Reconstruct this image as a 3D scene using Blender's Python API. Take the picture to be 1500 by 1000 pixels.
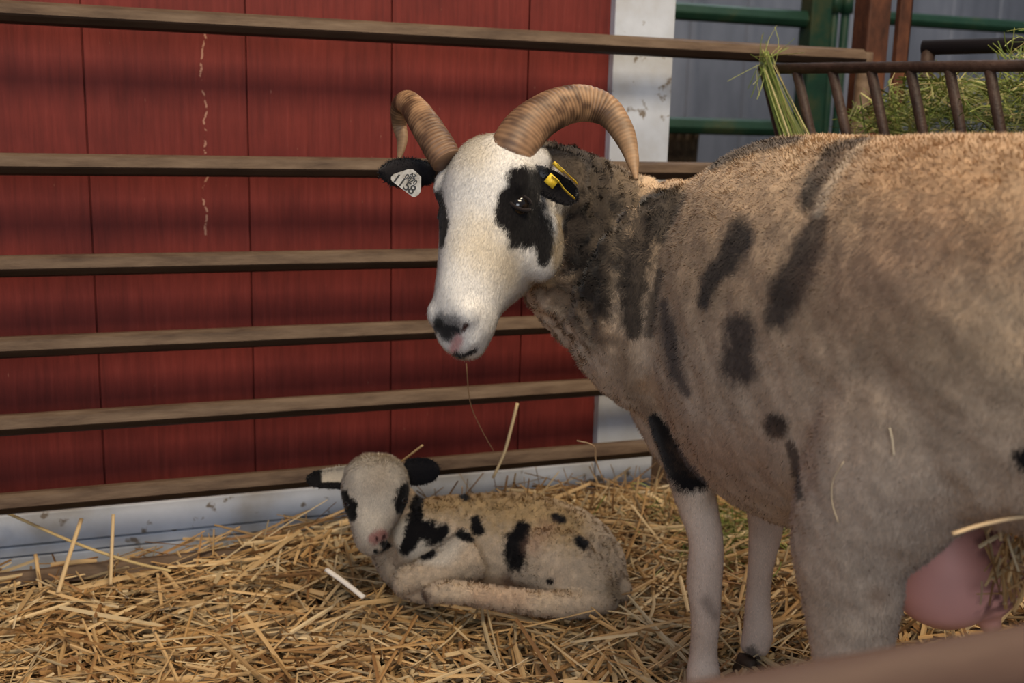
import bpy, math, random
import numpy as np
from mathutils import Vector
from mathutils.bvhtree import BVHTree

# ------------------------------------------------------------------ camera, light, exposure
S = bpy.context.scene
for o in list(bpy.data.objects): bpy.data.objects.remove(o)
F = 1575.0; HC = 0.75
PITCH, ROLL, YAW = math.radians(11.5), math.radians(1.493), math.radians(20.28)
FW = np.array([math.sin(YAW)*math.cos(PITCH), math.cos(YAW)*math.cos(PITCH), -math.sin(PITCH)])
RT0 = np.array([math.cos(YAW), -math.sin(YAW), 0.0]); UP0 = np.cross(RT0, FW)
RT = math.cos(ROLL)*RT0 + math.sin(ROLL)*UP0
UP = -math.sin(ROLL)*RT0 + math.cos(ROLL)*UP0
CP = np.array([0, 0, HC])
def ray(x, y): return FW + RT*(x-750)/F - UP*(y-500)/F
def at(x, y, Z): return CP + ray(x, y)*Z
def aty(x, y, Y): d = ray(x, y); return CP + d*(Y/d[1])
def atz(x, y, z): d = ray(x, y); return CP + d*((z-HC)/d[2])

cam = bpy.data.objects.new('camera', bpy.data.cameras.new('camera'))
S.collection.objects.link(cam); S.camera = cam
from mathutils import Matrix
Mx = Matrix(((RT[0], UP[0], -FW[0], 0), (RT[1], UP[1], -FW[1], 0), (RT[2], UP[2], -FW[2], HC), (0, 0, 0, 1)))
cam.matrix_world = Mx
cam.data.sensor_width = 36; cam.data.lens = 36*F/1500
cam.data.clip_start = 0.02
cam.data.dof.use_dof = True; cam.data.dof.focus_distance = 1.28; cam.data.dof.aperture_fstop = 5.6

S.view_settings.view_transform = 'Standard'; S.view_settings.look = 'None'
S.view_settings.gamma = 1; S.view_settings.use_curve_mapping = False
S.view_settings.exposure = 0.0

W = bpy.data.worlds.new('barn_air'); S.world = W; W.use_nodes = True
bg = W.node_tree.nodes['Background']; bg.inputs[0].default_value = (0.80, 0.84, 1.0, 1); bg.inputs[1].default_value = 0.24
def area(name, loc, target, sx, sy, power, col):
    l = bpy.data.lights.new(name, 'AREA'); l.shape = 'RECTANGLE'; l.size = sx; l.size_y = sy; l.energy = power; l.color = col
    o = bpy.data.objects.new(name, l); S.collection.objects.link(o); o.location = loc
    o.rotation_euler = (Vector(target)-Vector(loc)).to_track_quat('-Z', 'Y').to_euler()
    return o
area('barn_lamp', (0.5, -0.55, 2.95), (0.6, 1.5, 0.45), 1.3, 0.7, 74, (1.0, 0.80, 0.56))
area('barn_lamp', (1.5, 0.7, 3.4), (0.8, 1.2, 0.3), 1.2, 0.5, 44, (1.0, 0.80, 0.54))
area('cool_fill', (-1.3, -2.6, 1.7), (0.65, 1.0, 0.5), 2.0, 1.6, 52, (0.88, 0.93, 1.0))  # unseen cool fill lamp, added to brighten the sides facing the camera
area('barn_lamp', (2.6, 3.2, 3.6), (2.3, 4.6, 0.8), 1.5, 0.4, 46, (0.85, 0.90, 1.0))

# ------------------------------------------------------------------ helpers
def tag(o, label=None, cat=None, group=None, kind=None):
    if label: o['label'] = label
    if cat: o['category'] = cat
    if group: o['group'] = group
    if kind: o['kind'] = kind
    return o
def empty(name, loc, label, cat, group=None):
    o = bpy.data.objects.new(name, None); S.collection.objects.link(o); o.location = loc
    o.empty_display_size = 0.05
    return tag(o, label, cat, group)
def npmesh(name, V, faces, mat=None, parent=None, col=None, nrm=None, smooth=True, matidx=None):
    """V (n,3) world coordinates; faces: list of int arrays (k,3) or (k,4)"""
    V = np.asarray(V, np.float32)
    off = np.array(parent.location, np.float32) if parent is not None and parent.parent is None else None
    if parent is not None and parent.parent is not None: off = np.array(parent.parent.location, np.float32)
    if off is not None: V = V - off
    me = bpy.data.meshes.new(name)
    me.vertices.add(len(V)); me.vertices.foreach_set('co', V.ravel())
    idx, st = [], []; s = 0
    for f in faces:
        f = np.asarray(f, np.int32)
        if len(f) == 0: continue
        k = f.shape[1]; idx.append(f.ravel()); st.append(s + np.arange(len(f))*k); s += f.size
    idx = np.concatenate(idx); st = np.concatenate(st)
    me.loops.add(len(idx)); me.loops.foreach_set('vertex_index', idx)
    me.polygons.add(len(st)); me.polygons.foreach_set('loop_start', st.astype(np.int32))
    me.update(calc_edges=True)
    me.polygons.foreach_set('use_smooth', np.full(len(st), smooth))
    if matidx is not None: me.polygons.foreach_set('material_index', matidx.astype(np.int32))
    if col is not None:
        a = me.color_attributes.new('Col', 'FLOAT_COLOR', 'POINT')
        c = np.ones((len(V), 4), np.float32); c[:, :3] = col; a.data.foreach_set('color', c.ravel())
    if nrm is not None: me.normals_split_custom_set_from_vertices(nrm.astype(np.float32))
    me.update()
    o = bpy.data.objects.new(name, me); S.collection.objects.link(o)
    if mat is not None:
        for m in (mat if isinstance(mat, (list, tuple)) else [mat]): me.materials.append(m)
    if parent is not None: o.parent = parent
    return o
def unit(v): v = np.asarray(v, float); return v/np.maximum(np.linalg.norm(v, axis=-1, keepdims=True), 1e-9)
def vn(P, scale, seed=0):
    """smooth value noise in [-1,1]"""
    q = np.asarray(P, np.float64)/scale + 1000.5 + seed*17.37
    i = np.floor(q).astype(np.int64); f = q-i; f = f*f*(3-2*f)
    def h(a, b, c):
        n = (a*73856093) ^ (b*19349663) ^ (c*83492791) ^ (seed*2654435)
        n = (n ^ (n >> 13))*1274126177 & 0x7fffffff
        n = (n ^ (n >> 16)) & 0xffff
        return n/32767.5 - 1
    r = 0
    for dx in (0, 1):
        for dy in (0, 1):
            for dz in (0, 1):
                w = (f[:, 0] if dx else 1-f[:, 0])*(f[:, 1] if dy else 1-f[:, 1])*(f[:, 2] if dz else 1-f[:, 2])
                r = r + w*h(i[:, 0]+dx, i[:, 1]+dy, i[:, 2]+dz)
    return r
def cat_rom(K, n):
    K = np.asarray(K, float); m = len(K)
    P = np.vstack([2*K[0]-K[1], K, 2*K[-1]-K[-2]])
    t = np.linspace(0, m-1, n); i = np.minimum(t.astype(int), m-2); u = (t-i)[:, None]
    a, b, c, d = P[i], P[i+1], P[i+2], P[i+3]
    return 0.5*((2*b)+(c-a)*u+(2*a-5*b+4*c-d)*u*u+(3*b-a-3*c+d)*u**3)
class Geo:
    def __init__(s): s.V = []; s.Q = []; s.T = []; s.C = []; s.n = 0
    def add(s, V, Q=None, T=None, C=None):
        V = np.asarray(V, float)
        if Q is not None and len(Q): s.Q.append(np.asarray(Q)+s.n)
        if T is not None and len(T): s.T.append(np.asarray(T)+s.n)
        if C is not None: s.C.append(np.broadcast_to(np.asarray(C, float), V.shape))
        s.V.append(V); s.n += len(V)
    def get(s):
        f = []
        if s.Q: f.append(np.vstack(s.Q))
        if s.T: f.append(np.vstack(s.T))
        return np.vstack(s.V), f, (np.vstack(s.C) if s.C else None)
    def build(s, name, mat, parent=None, smooth=True):
        V, f, C = s.get(); return npmesh(name, V, f, mat, parent, col=C, smooth=smooth)
def rings(R):
    """R (m,k,3) rings -> quads + cap fans"""
    m, k, _ = R.shape
    V = R.reshape(-1, 3)
    i = np.arange(m-1)[:, None]*k; j = np.arange(k)[None, :]; j2 = (j+1) % k
    Q = np.stack([i+j, i+j2, i+k+j2, i+k+j], -1).reshape(-1, 4)
    V = np.vstack([V, R[0].mean(0), R[-1].mean(0)])
    jj = np.arange(k); T = np.vstack([np.stack([(jj+1) % k, jj, np.full(k, m*k)], 1),
                                     np.stack([(m-1)*k+jj, (m-1)*k+(jj+1) % k, np.full(k, m*k+1)], 1)])
    return V, Q, T
def loft(K, n=40, k=28, upv=(0, 0, 1), power=2.0, endcap=True):
    """K rows: x,y,z, rv(up), rd(down), rh.  sections perpendicular to path"""
    A = cat_rom(K, n); C = A[:, :3]; R = np.maximum(A[:, 3:], 0.0005)
    T = unit(np.gradient(C, axis=0)); U = np.asarray(upv, float)
    Vv = unit(U - (T@U)[:, None]*T); Hh = np.cross(T, Vv)
    th = np.linspace(0, 2*math.pi, k, endpoint=False)
    cs, sn = np.cos(th), np.sin(th)
    e = 2.0/power
    cs2, sn2 = np.sign(cs)*abs(cs)**e, np.sign(sn)*abs(sn)**e
    rv = np.where(sn2[None, :] > 0, R[:, 0:1], R[:, 1:2])
    rg = C[:, None, :] + Hh[:, None, :]*(R[:, 2:3]*cs2[None, :])[:, :, None] + Vv[:, None, :]*(rv*sn2[None, :])[:, :, None]
    return rings(rg)
def tube(P, r, k=10, n=None, upv=(0.13, 0.21, 0.97)):
    P = np.asarray(P, float); r = np.broadcast_to(np.asarray(r, float), (len(P),))
    K = np.column_stack([P, r, r, r])
    return loft(K, n or len(P), k, upv)
def ball(c, r, k=24, m=14, axes=None):
    c = np.asarray(c, float); r = np.broadcast_to(np.asarray(r, float), (3,))
    ph = np.linspace(0.04, math.pi-0.04, m); th = np.linspace(0, 2*math.pi, k, endpoint=False)
    U = np.stack([np.sin(ph)[:, None]*np.cos(th), np.sin(ph)[:, None]*np.sin(th), np.broadcast_to(-np.cos(ph)[:, None], (m, k))], -1)
    A = np.eye(3) if axes is None else np.asarray(axes)
    return rings(c + (U*r)@A)
def box(lo, hi, axes=None, org=None):
    lo, hi = np.asarray(lo, float), np.asarray(hi, float)
    V = np.array([[(lo, hi)[a][0], (lo, hi)[b][1], (lo, hi)[c][2]] for a in (0, 1) for b in (0, 1) for c in (0, 1)])
    Q = [[0, 1, 3, 2], [4, 6, 7, 5], [0, 4, 5, 1], [2, 3, 7, 6], [0, 2, 6, 4], [1, 5, 7, 3]]
    if axes is not None: V = V@np.asarray(axes)
    if org is not None: V = V+np.asarray(org)
    return V, Q
def bevel(o, w=0.003, seg=2):
    m = o.modifiers.new('bevel', 'BEVEL'); m.width = w; m.segments = seg; m.limit_method = 'ANGLE'
    return o

# ------------------------------------------------------------------ materials
def mat(name):
    m = bpy.data.materials.new(name); m.use_nodes = True
    nt = m.node_tree; b = nt.nodes['Principled BSDF']
    return m, nt, b
def N(nt, t, **kw):
    n = nt.nodes.new(t)
    for k, v in kw.items():
        if k.startswith('i_'): n.inputs[k[2:].replace('_', ' ')].default_value = v
        else: setattr(n, k, v)
    return n
def ramp(nt, fac, stops):
    r = nt.nodes.new('ShaderNodeValToRGB'); e = r.color_ramp.elements
    while len(e) < len(stops): e.new(0.5)
    for el, (p, c) in zip(e, stops): el.position = p; el.color = (*c, 1)
    nt.links.new(fac, r.inputs[0]); return r.outputs[0]
def coords(nt, scale=(1, 1, 1)):
    tc = N(nt, 'ShaderNodeTexCoord'); mp = N(nt, 'ShaderNodeMapping'); mp.inputs['Scale'].default_value = scale
    nt.links.new(tc.outputs['Object'], mp.inputs[0]); return mp.outputs[0]
def noisy(name, stops, scale=(1, 1, 1), nscale=8, rough=0.7, detail=8, metal=0, bump=0.0, bscale=None, spec=0.3, distort=0):
    m, nt, b = mat(name); v = coords(nt, scale)
    n = N(nt, 'ShaderNodeTexNoise'); n.inputs['Scale'].default_value = nscale; n.inputs['Detail'].default_value = detail
    n.inputs['Roughness'].default_value = 0.65; n.inputs['Distortion'].default_value = distort
    nt.links.new(v, n.inputs['Vector'])
    nt.links.new(ramp(nt, n.outputs[0], stops), b.inputs['Base Color'])
    b.inputs['Roughness'].default_value = rough; b.inputs['Metallic'].default_value = metal
    b.inputs['Specular IOR Level'].default_value = spec
    if bump:
        n2 = N(nt, 'ShaderNodeTexNoise'); n2.inputs['Scale'].default_value = bscale or nscale*3; n2.inputs['Detail'].default_value = 6
        nt.links.new(v, n2.inputs['Vector'])
        bp = N(nt, 'ShaderNodeBump'); bp.inputs['Strength'].default_value = bump; bp.inputs['Distance'].default_value = 0.004
        nt.links.new(n2.outputs[0], bp.inputs['Height']); nt.links.new(bp.outputs[0], b.inputs['Normal'])
    return m
def colmat(name, rough=0.85, spec=0.15, sheen=0.0, transl=0.0):
    m, nt, b = mat(name); a = N(nt, 'ShaderNodeAttribute', attribute_name='Col')
    nt.links.new(a.outputs['Color'], b.inputs['Base Color'])
    b.inputs['Roughness'].default_value = rough; b.inputs['Specular IOR Level'].default_value = spec
    if sheen: b.inputs['Sheen Weight'].default_value = sheen
    return m
def plain(name, c, rough=0.5, spec=0.4, metal=0.0, coat=0.0):
    m, nt, b = mat(name); b.inputs['Base Color'].default_value = (*c, 1); b.inputs['Roughness'].default_value = rough
    b.inputs['Specular IOR Level'].default_value = spec; b.inputs['Metallic'].default_value = metal
    b.inputs['Coat Weight'].default_value = coat
    return m
M_fur = colmat('fur', 0.9, 0.12, 0.15)
M_straw = colmat('straw', 0.55, 0.30)
M_hay = colmat('hay', 0.6, 0.25)
M_horn = colmat('horn', 0.48, 0.35)
M_rust = noisy('rusty_rail', [(0.30, (0.045, 0.024, 0.014)), (0.52, (0.110, 0.072, 0.046)), (0.75, (0.17, 0.12, 0.082))], (1, 6, 6), 9, 0.62, bump=0.25, bscale=90)
M_rustpost = noisy('rusty_post', [(0.35, (0.035, 0.015, 0.010)), (0.5, (0.095, 0.036, 0.020)), (0.72, (0.24, 0.095, 0.04))], (2, 2, 1), 7, 0.7, bump=0.25)
M_rack = noisy('rack_steel', [(0.35, (0.022, 0.013, 0.010)), (0.6, (0.06, 0.036, 0.027)), (0.8, (0.11, 0.075, 0.06))], (1, 1, 1), 25, 0.5, bump=0.3, bscale=200)
M_green = noisy('green_paint', [(0.3, (0.006, 0.026, 0.016)), (0.52, (0.012, 0.05, 0.03)), (0.62, (0.045, 0.065, 0.03)), (0.78, (0.13, 0.10, 0.05))], (1, 1, 1), 5, 0.5)
M_front = noisy('brown_rail', [(0.3, (0.066, 0.038, 0.029)), (0.7, (0.105, 0.064, 0.048))], (1, 4, 4), 6, 0.6)
M_ground = noisy('dirt', [(0.3, (0.03, 0.016, 0.008)), (0.7, (0.10, 0.055, 0.026))], (1, 1, 1), 20, 0.95, bump=0.5)
M_black = plain('black_plastic', (0.012, 0.011, 0.013), 0.5)
M_eye = plain('dark_eye', (0.006, 0.0045, 0.004), 0.06, 0.5, coat=0.3)
M_yel = noisy('yellow_plastic', [(0.3, (0.50, 0.33, 0.02)), (0.7, (0.85, 0.62, 0.05))], (1, 1, 1), 150, 0.45)
M_tag = noisy('dirty_white_tag', [(0.35, (0.20, 0.17, 0.12)), (0.5, (0.42, 0.41, 0.38)), (0.75, (0.60, 0.60, 0.58))], (1, 1, 1), 70, 0.4)
M_ink = plain('ink', (0.03, 0.03, 0.03), 0.6)
M_hoof = noisy('hoof', [(0.3, (0.02, 0.014, 0.01)), (0.7, (0.09, 0.06, 0.04))], (1, 1, 1), 60, 0.6)

XD = float(aty(301, 250, 1.85)[0])
def red_wall_mat():
    m, nt, b = mat('red_siding'); v = coords(nt, (1, 1, 1)); L = nt.links
    def noise(sc, scale, det=6, w=0):
        mp = N(nt, 'ShaderNodeMapping'); mp.inputs['Scale'].default_value = sc; mp.inputs['Location'].default_value = (w, w, w)
        L.new(v, mp.inputs[0]); n = N(nt, 'ShaderNodeTexNoise'); n.inputs['Scale'].default_value = scale; n.inputs['Detail'].default_value = det
        n.inputs['Roughness'].default_value = 0.6
        L.new(mp.outputs[0], n.inputs['Vector']); return n.outputs[0]
    grain = noise((34, 1, 2.4), 4.0, 10)
    blot = noise((1, 1, 1), 5.0, 6, 3)
    c1 = ramp(nt, grain, [(0.28, (0.125, 0.019, 0.015)), (0.55, (0.168, 0.025, 0.020)), (0.80, (0.205, 0.036, 0.029))])
    mx = N(nt, 'ShaderNodeMix', data_type='RGBA', blend_type='MULTIPLY'); mx.inputs[0].default_value = 1
    L.new(c1, mx.inputs[6]); L.new(ramp(nt, blot, [(0.3, (0.66, 0.62, 0.66)), (0.7, (1.15, 1.15, 1.1))]), mx.inputs[7])
    # pale scratches and specks along the grain
    sp = noise((30, 1, 5), 9.0, 2, 7)
    fac = ramp(nt, sp, [(0.765, (0, 0, 0)), (0.80, (0.55, 0.55, 0.55))])
    mx2 = N(nt, 'ShaderNodeMix', data_type='RGBA'); L.new(fac, mx2.inputs[0]); L.new(mx.outputs[2], mx2.inputs[6]); mx2.inputs[7].default_value = (0.42, 0.22, 0.16, 1)
    # dripping line of pale paint about a metre up the left board
    sep = N(nt, 'ShaderNodeSeparateXYZ'); L.new(v, sep.inputs[0])
    def mth(op, a, bb=None, c=None):
        n = N(nt, 'ShaderNodeMath', operation=op)
        for k, x in enumerate((a, bb, c)):
            if x is None: continue
            if isinstance(x, (int, float)): n.inputs[k].default_value = x
            else: L.new(x, n.inputs[k])
        return n.outputs[0]
    wob = mth('MULTIPLY', mth('SUBTRACT', noise((1, 1, 4), 5, 3, 2), 0.5), 0.03)
    dx = mth('ABSOLUTE', mth('SUBTRACT', mth('ADD', sep.outputs[0], wob), XD))
    line = mth('LESS_THAN', dx, 0.0016)
    brk = mth('GREATER_THAN', noise((40, 1, 60), 2.0, 3, 5), 0.48)
    zin = mth('MULTIPLY', mth('GREATER_THAN', sep.outputs[2], 0.55), mth('LESS_THAN', sep.outputs[2], 0.90))
    f2 = mth('MULTIPLY', mth('MULTIPLY', line, brk), mth('MULTIPLY', zin, 0.7))
    mx3 = N(nt, 'ShaderNodeMix', data_type='RGBA'); L.new(f2, mx3.inputs[0]); L.new(mx2.outputs[2], mx3.inputs[6]); mx3.inputs[7].default_value = (0.50, 0.28, 0.2, 1)
    L.new(mx3.outputs[2], b.inputs['Base Color'])
    b.inputs['Roughness'].default_value = 0.62; b.inputs['Specular IOR Level'].default_value = 0.25
    bp = N(nt, 'ShaderNodeBump'); bp.inputs['Strength'].default_value = 0.35; bp.inputs['Distance'].default_value = 0.003
    L.new(grain, bp.inputs['Height']); L.new(bp.outputs[0], b.inputs['Normal'])
    return m
def white_mat():
    m, nt, b = mat('white_boards'); v = coords(nt); L = nt.links
    n1 = N(nt, 'ShaderNodeTexNoise'); n1.inputs['Scale'].default_value = 9; n1.inputs['Detail'].default_value = 8; L.new(v, n1.inputs['Vector'])
    c = ramp(nt, n1.outputs[0], [(0.30, (0.40, 0.40, 0.40)), (0.5, (0.53, 0.58, 0.66)), (0.7, (0.64, 0.70, 0.80))])
    n2 = N(nt, 'ShaderNodeTexNoise'); n2.inputs['Scale'].default_value = 38; n2.inputs['Detail'].default_value = 5; L.new(v, n2.inputs['Vector'])
    f = ramp(nt, n2.outputs[0], [(0.64, (0, 0, 0)), (0.70, (1, 1, 1))])
    mx = N(nt, 'ShaderNodeMix', data_type='RGBA'); L.new(f, mx.inputs[0]); L.new(c, mx.inputs[6]); mx.inputs[7].default_value = (0.20, 0.17, 0.14, 1)
    L.new(mx.outputs[2], b.inputs['Base Color']); b.inputs['Roughness'].default_value = 0.7
    bp = N(nt, 'ShaderNodeBump'); bp.inputs['Strength'].default_value = 0.3; bp.inputs['Distance'].default_value = 0.003
    L.new(n2.outputs[0], bp.inputs['Height']); L.new(bp.outputs[0], b.inputs['Normal'])
    return m
M_red = red_wall_mat(); M_white = white_mat()
M_grey = noisy('grey_sheet_metal', [(0.3, (0.15, 0.165, 0.19)), (0.5, (0.22, 0.235, 0.265)), (0.7, (0.31, 0.325, 0.355))], (1, 1, 0.25), 4, 0.45, metal=0.3, bump=0.1)

# ------------------------------------------------------------------ the building
WY = 1.85
def structure(o): o['kind'] = 'structure'; return o
# red siding, one board sheet with V-grooves between boards
seams = [aty(px, py, WY)[0] for px, py in ((130, 250), (364, 250), (573, 300), (768, 300))]
pitch_b = 0.222
edges = sorted(seams + [seams[0]-pitch_b*i for i in range(1, 6)])
XR = 0.905+0.015
xr = aty(885, 250, WY)[0]; xw = aty(971, 230, WY)[0]
prof = []
x0 = edges[0]-0.2
prof.append((x0, WY))
for e in edges: prof += [(e-0.0016, WY), (e-0.0009, WY+0.006), (e+0.0009, WY+0.006), (e+0.0016, WY)]
prof.append((xr+0.004, WY)); prof.append((xr+0.004, WY+0.06)); prof.append((x0, WY+0.06))
prof = np.array(prof); zs = (-0.05, 2.5)
R = np.array([[(p[0], p[1], z) for p in prof] for z in zs])
V, Q, T = rings(R); Vs = np.vstack([R[0], R[1]]); k = len(prof)
me = bpy.data.meshes.new('wall_back')
me.from_pydata([tuple(v) for v in Vs], [], [(i, (i+1) % k, k+(i+1) % k, k+i) for i in range(k)]+[tuple(range(k-1, -1, -1)), tuple(range(k, 2*k))])
me.materials.append(M_red); wall = bpy.data.objects.new('wall_back', me); S.collection.objects.link(wall)
structure(wall); wall['label'] = 'red painted vertical board siding of the barn shed'
# shed end wall going back from the corner
g = Geo(); g.add(*box((xw-0.075, WY+0.005, -0.05), (xw-0.012, WY+2.0, 2.5))); structure(g.build('wall_side', M_red, smooth=False))
# corner board (two stacked lengths with a joint) and skirt board
g = Geo()
g.add(*box((xr, WY-0.020, 0.245), (xw, WY+0.004, 2.5)))
g.add(*box((xr, WY-0.021, -0.05), (xw, WY+0.004, 0.242)))
structure(bevel(g.build('trim_1', M_white, smooth=False), 0.002))
zt = aty(200, 733, WY)[2]
g = Geo()
for a, b_ in ((-0.05, 0.028), (0.031, 0.047), (0.050, zt)): g.add(*box((x0, WY-0.018, a), (xr-0.002, WY+0.004, b_)))
structure(bevel(g.build('baseboard_back', M_white, smooth=False), 0.002))

# ground under the straw
def hgt(x, y):
    x = np.asarray(x, float); y = np.asarray(y, float)
    P = np.stack([x, y, np.zeros_like(x)], -1)
    h = 0.012 + 0.014*vn(P, 0.22, 3) + 0.008*vn(P, 0.09, 4)
    back = np.clip((y-1.15)/0.6, 0, 1)
    h += back*(-0.020*np.clip((0.45-x)/0.5, 0, 1) + 0.045*np.exp(-((x-0.72)/0.30)**2))
    h += 0.27*np.exp(-((x-1.20)/0.30)**2-((y-1.02)/0.30)**2)
    # hollow pressed down by the lamb
    h -= 0.018*np.exp(-((x-0.62)/0.22)**2-((y-1.50)/0.10)**2)
    return h
gx = np.linspace(-1.6, 3.2, 120); gy = np.linspace(0.1, 2.8, 80)
GX, GY = np.meshgrid(gx, gy, indexing='ij')
GZ = hgt(GX.ravel(), GY.ravel())-0.022
GZ = np.where((GY.ravel() > WY-0.03) & (GX.ravel() < xw+0.1), -0.04, GZ)
i = np.arange(119)[:, None]*80+np.arange(79)[None, :]
npmesh_o = npmesh('floor', np.stack([GX.ravel(), GY.ravel(), GZ], -1), [np.stack([i, i+80, i+81, i+1], -1).reshape(-1, 4)], M_ground)
structure(npmesh_o)
g = Geo(); g.add(*box((-8, -5, -0.12), (10, 9, -0.06))); structure(g.build('floor_barn', M_ground, smooth=False))

# far grey wall, ribbed sheet
xs = np.arange(0.8, 6.0, 0.01); FY = 4.6
yy = FY + 0.012*(np.abs(((xs/0.30) % 1)-0.5) < 0.04)*-1 + 0.0
R = np.array([np.column_stack([xs, yy, np.full(len(xs), z)]) for z in (-0.06, 3.2)])
i = np.arange(len(xs)-1)
o = npmesh('wall_far', R.reshape(-1, 3), [np.stack([i, i+1, len(xs)+i+1, len(xs)+i], 1)], M_grey, smooth=False); structure(o)
o.modifiers.new('thick', 'SOLIDIFY').thickness = -0.03

# ------------------------------------------------------------------ back gate: seven rails of faceted tube
def facet_tube(g, a, b, r, flat=1.0, k=8):
    a, b = np.asarray(a, float), np.asarray(b, float); T = unit(b-a)
    Vv = unit(np.array([0, 0, 1.0])-T[2]*T); Hh = np.cross(T, Vv)
    # rounded diamond profile: a crisp edge faces out, just below the middle
    pts = np.array([(1, -0.14), (0.93, 0.05), (0.62, 0.70), (0.30, 0.97), (-0.30, 0.97), (-0.62, 0.70), (-0.93, 0.05), (-1, -0.14), (-0.93, -0.32), (-0.62, -0.78), (-0.30, -0.98), (0.30, -0.98), (0.62, -0.78), (0.93, -0.32)])[::-1]*r
    R = np.array([[c + Hh*p[0]+Vv*p[1] for p in pts] for c in np.linspace(a, b, 2)])
    V, Q, T = rings(R); g.add(V, Q, T)
GYY = 1.75
gate_end = aty(1262, 82, GYY)[0]
M_railb = noisy('shaded_rail_underside', [(0.30, (0.012, 0.007, 0.005)), (0.7, (0.035, 0.020, 0.014))], (1, 6, 6), 9, 0.5)  # darker colour for downward faces, painting in the shade under each rail
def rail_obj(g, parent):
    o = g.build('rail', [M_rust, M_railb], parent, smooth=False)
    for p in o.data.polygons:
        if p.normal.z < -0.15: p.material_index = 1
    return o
gate = empty('metal_gate', (0.3, GYY, 0.0), 'rusty brown tube gate standing in front of the red wall behind the ewe and lamb', 'gate')
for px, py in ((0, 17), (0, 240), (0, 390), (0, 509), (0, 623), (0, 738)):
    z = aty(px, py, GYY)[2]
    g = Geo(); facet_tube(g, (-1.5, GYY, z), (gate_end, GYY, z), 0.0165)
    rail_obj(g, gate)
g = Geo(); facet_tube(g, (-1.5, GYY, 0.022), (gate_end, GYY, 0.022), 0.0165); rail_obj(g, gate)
g = Geo(); g.add(*tube([(gate_end+0.008, GYY, -0.02), (gate_end+0.008, GYY, 0.897)], 0.015, 16)); g.build('end_upright', M_rust, gate)
g = Geo(); g.add(*tube([(-1.5, GYY, -0.02), (-1.5, GYY, 0.93)], 0.02, 16)); g.build('end_upright', M_rust, gate)

# rusty posts beside the gate end
pA = aty(1278, 82, 1.80); pB = aty(1319, 60, 1.87)
g = Geo(); g.add(*box((pA[0]-0.027, 1.785, -0.05), (pA[0]+0.024, 1.835, 1.9)))
bevel(g.build('steel_post', M_rustpost, smooth=False), 0.004)
tag(bpy.context.scene.objects['steel_post'], 'wider reddish rusty steel post where the brown gate ends, left one of the pair', 'post')
g = Geo(); g.add(*box((pB[0]-0.015, 1.86, -0.05), (pB[0]+0.016, 1.875, 1.9))); g.add(*box((pB[0]+0.010, 1.86, -0.05), (pB[0]+0.016, 1.90, 1.9)))
o = bevel(g.build('steel_post', M_rustpost, smooth=False), 0.002)
tag(o, 'narrow orange-brown rusty angle post just right of the wider rusty post', 'post')

# ------------------------------------------------------------------ green gates further back
GG = 2.75
ga = empty('green_gate', (aty(1080, 200, GG)[0], GG, 0), 'green painted tube gate between the white corner board and the green post', 'gate')
x_l = xw+0.02; x_r = aty(1192, 60, GG)[0]-0.036
for px, py in ((1080, 22), (1080, 186)):
    z = aty(px, py, GG)[2]
    g = Geo(); facet_tube(g, (x_l, GG, z), (x_r, GG, z), 0.024); g.build('rail', M_green, ga, smooth=False)
for z in (0.22, 0.42): g = Geo(); facet_tube(g, (x_l, GG, z), (x_r, GG, z), 0.024); g.build('rail', M_green, ga, smooth=False)
xp = aty(1192, 60, GG)[0]
g = Geo(); g.add(*box((xp-0.034, GG-0.03, -0.06), (xp+0.034, GG+0.03, 1.7)))
tag(bevel(g.build('green_post', M_green, smooth=False), 0.004), 'broad square green post left of the rusty posts, behind the hay rack', 'post')
xq = aty(1232, 60, GG)[0]
hp = empty('hinge_post', (xq, GG+0.02, -0.06), 'slim dark green double pipe with hinge sleeve between green post and rusty post', 'post')
for dx in (-0.017, 0.022):
    g = Geo(); g.add(*tube([(xq+dx, GG+0.02, -0.06), (xq+dx, GG+0.02, 1.7)], 0.013, 14)); g.build('pipe', M_green, hp)
zz = aty(1232, 8, GG)[2]
g = Geo(); g.add(*tube([(xq-0.017, GG+0.015, zz-0.02), (xq-0.017, GG+0.015, zz+0.04)], 0.019, 14)); g.add(*tube([(xq+0.022, GG+0.015, zz-0.02), (xq+0.022, GG+0.015, zz+0.04)], 0.019, 14)); g.build('hinge_sleeve', M_green, hp)
gb = empty('green_gate', (aty(1420, 200, GG)[0], GG, 0), 'green painted tube gate right of the rusty posts, above the hay rack', 'gate')
z = aty(1420, 35, GG)[2]; x2 = aty(1262, 30, GG)[0]
for z in (z, z-0.27, 0.55): g = Geo(); facet_tube(g, (x2, GG, z), (x2+1.6, GG, z), 0.020); g.build('rail', M_green, gb, smooth=False)
g = Geo(); g.add(*tube([(x2+1.6, GG, -0.06), (x2+1.6, GG, 1.5)], 0.022, 14)); g.build('end_upright', M_green, gb)
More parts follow.
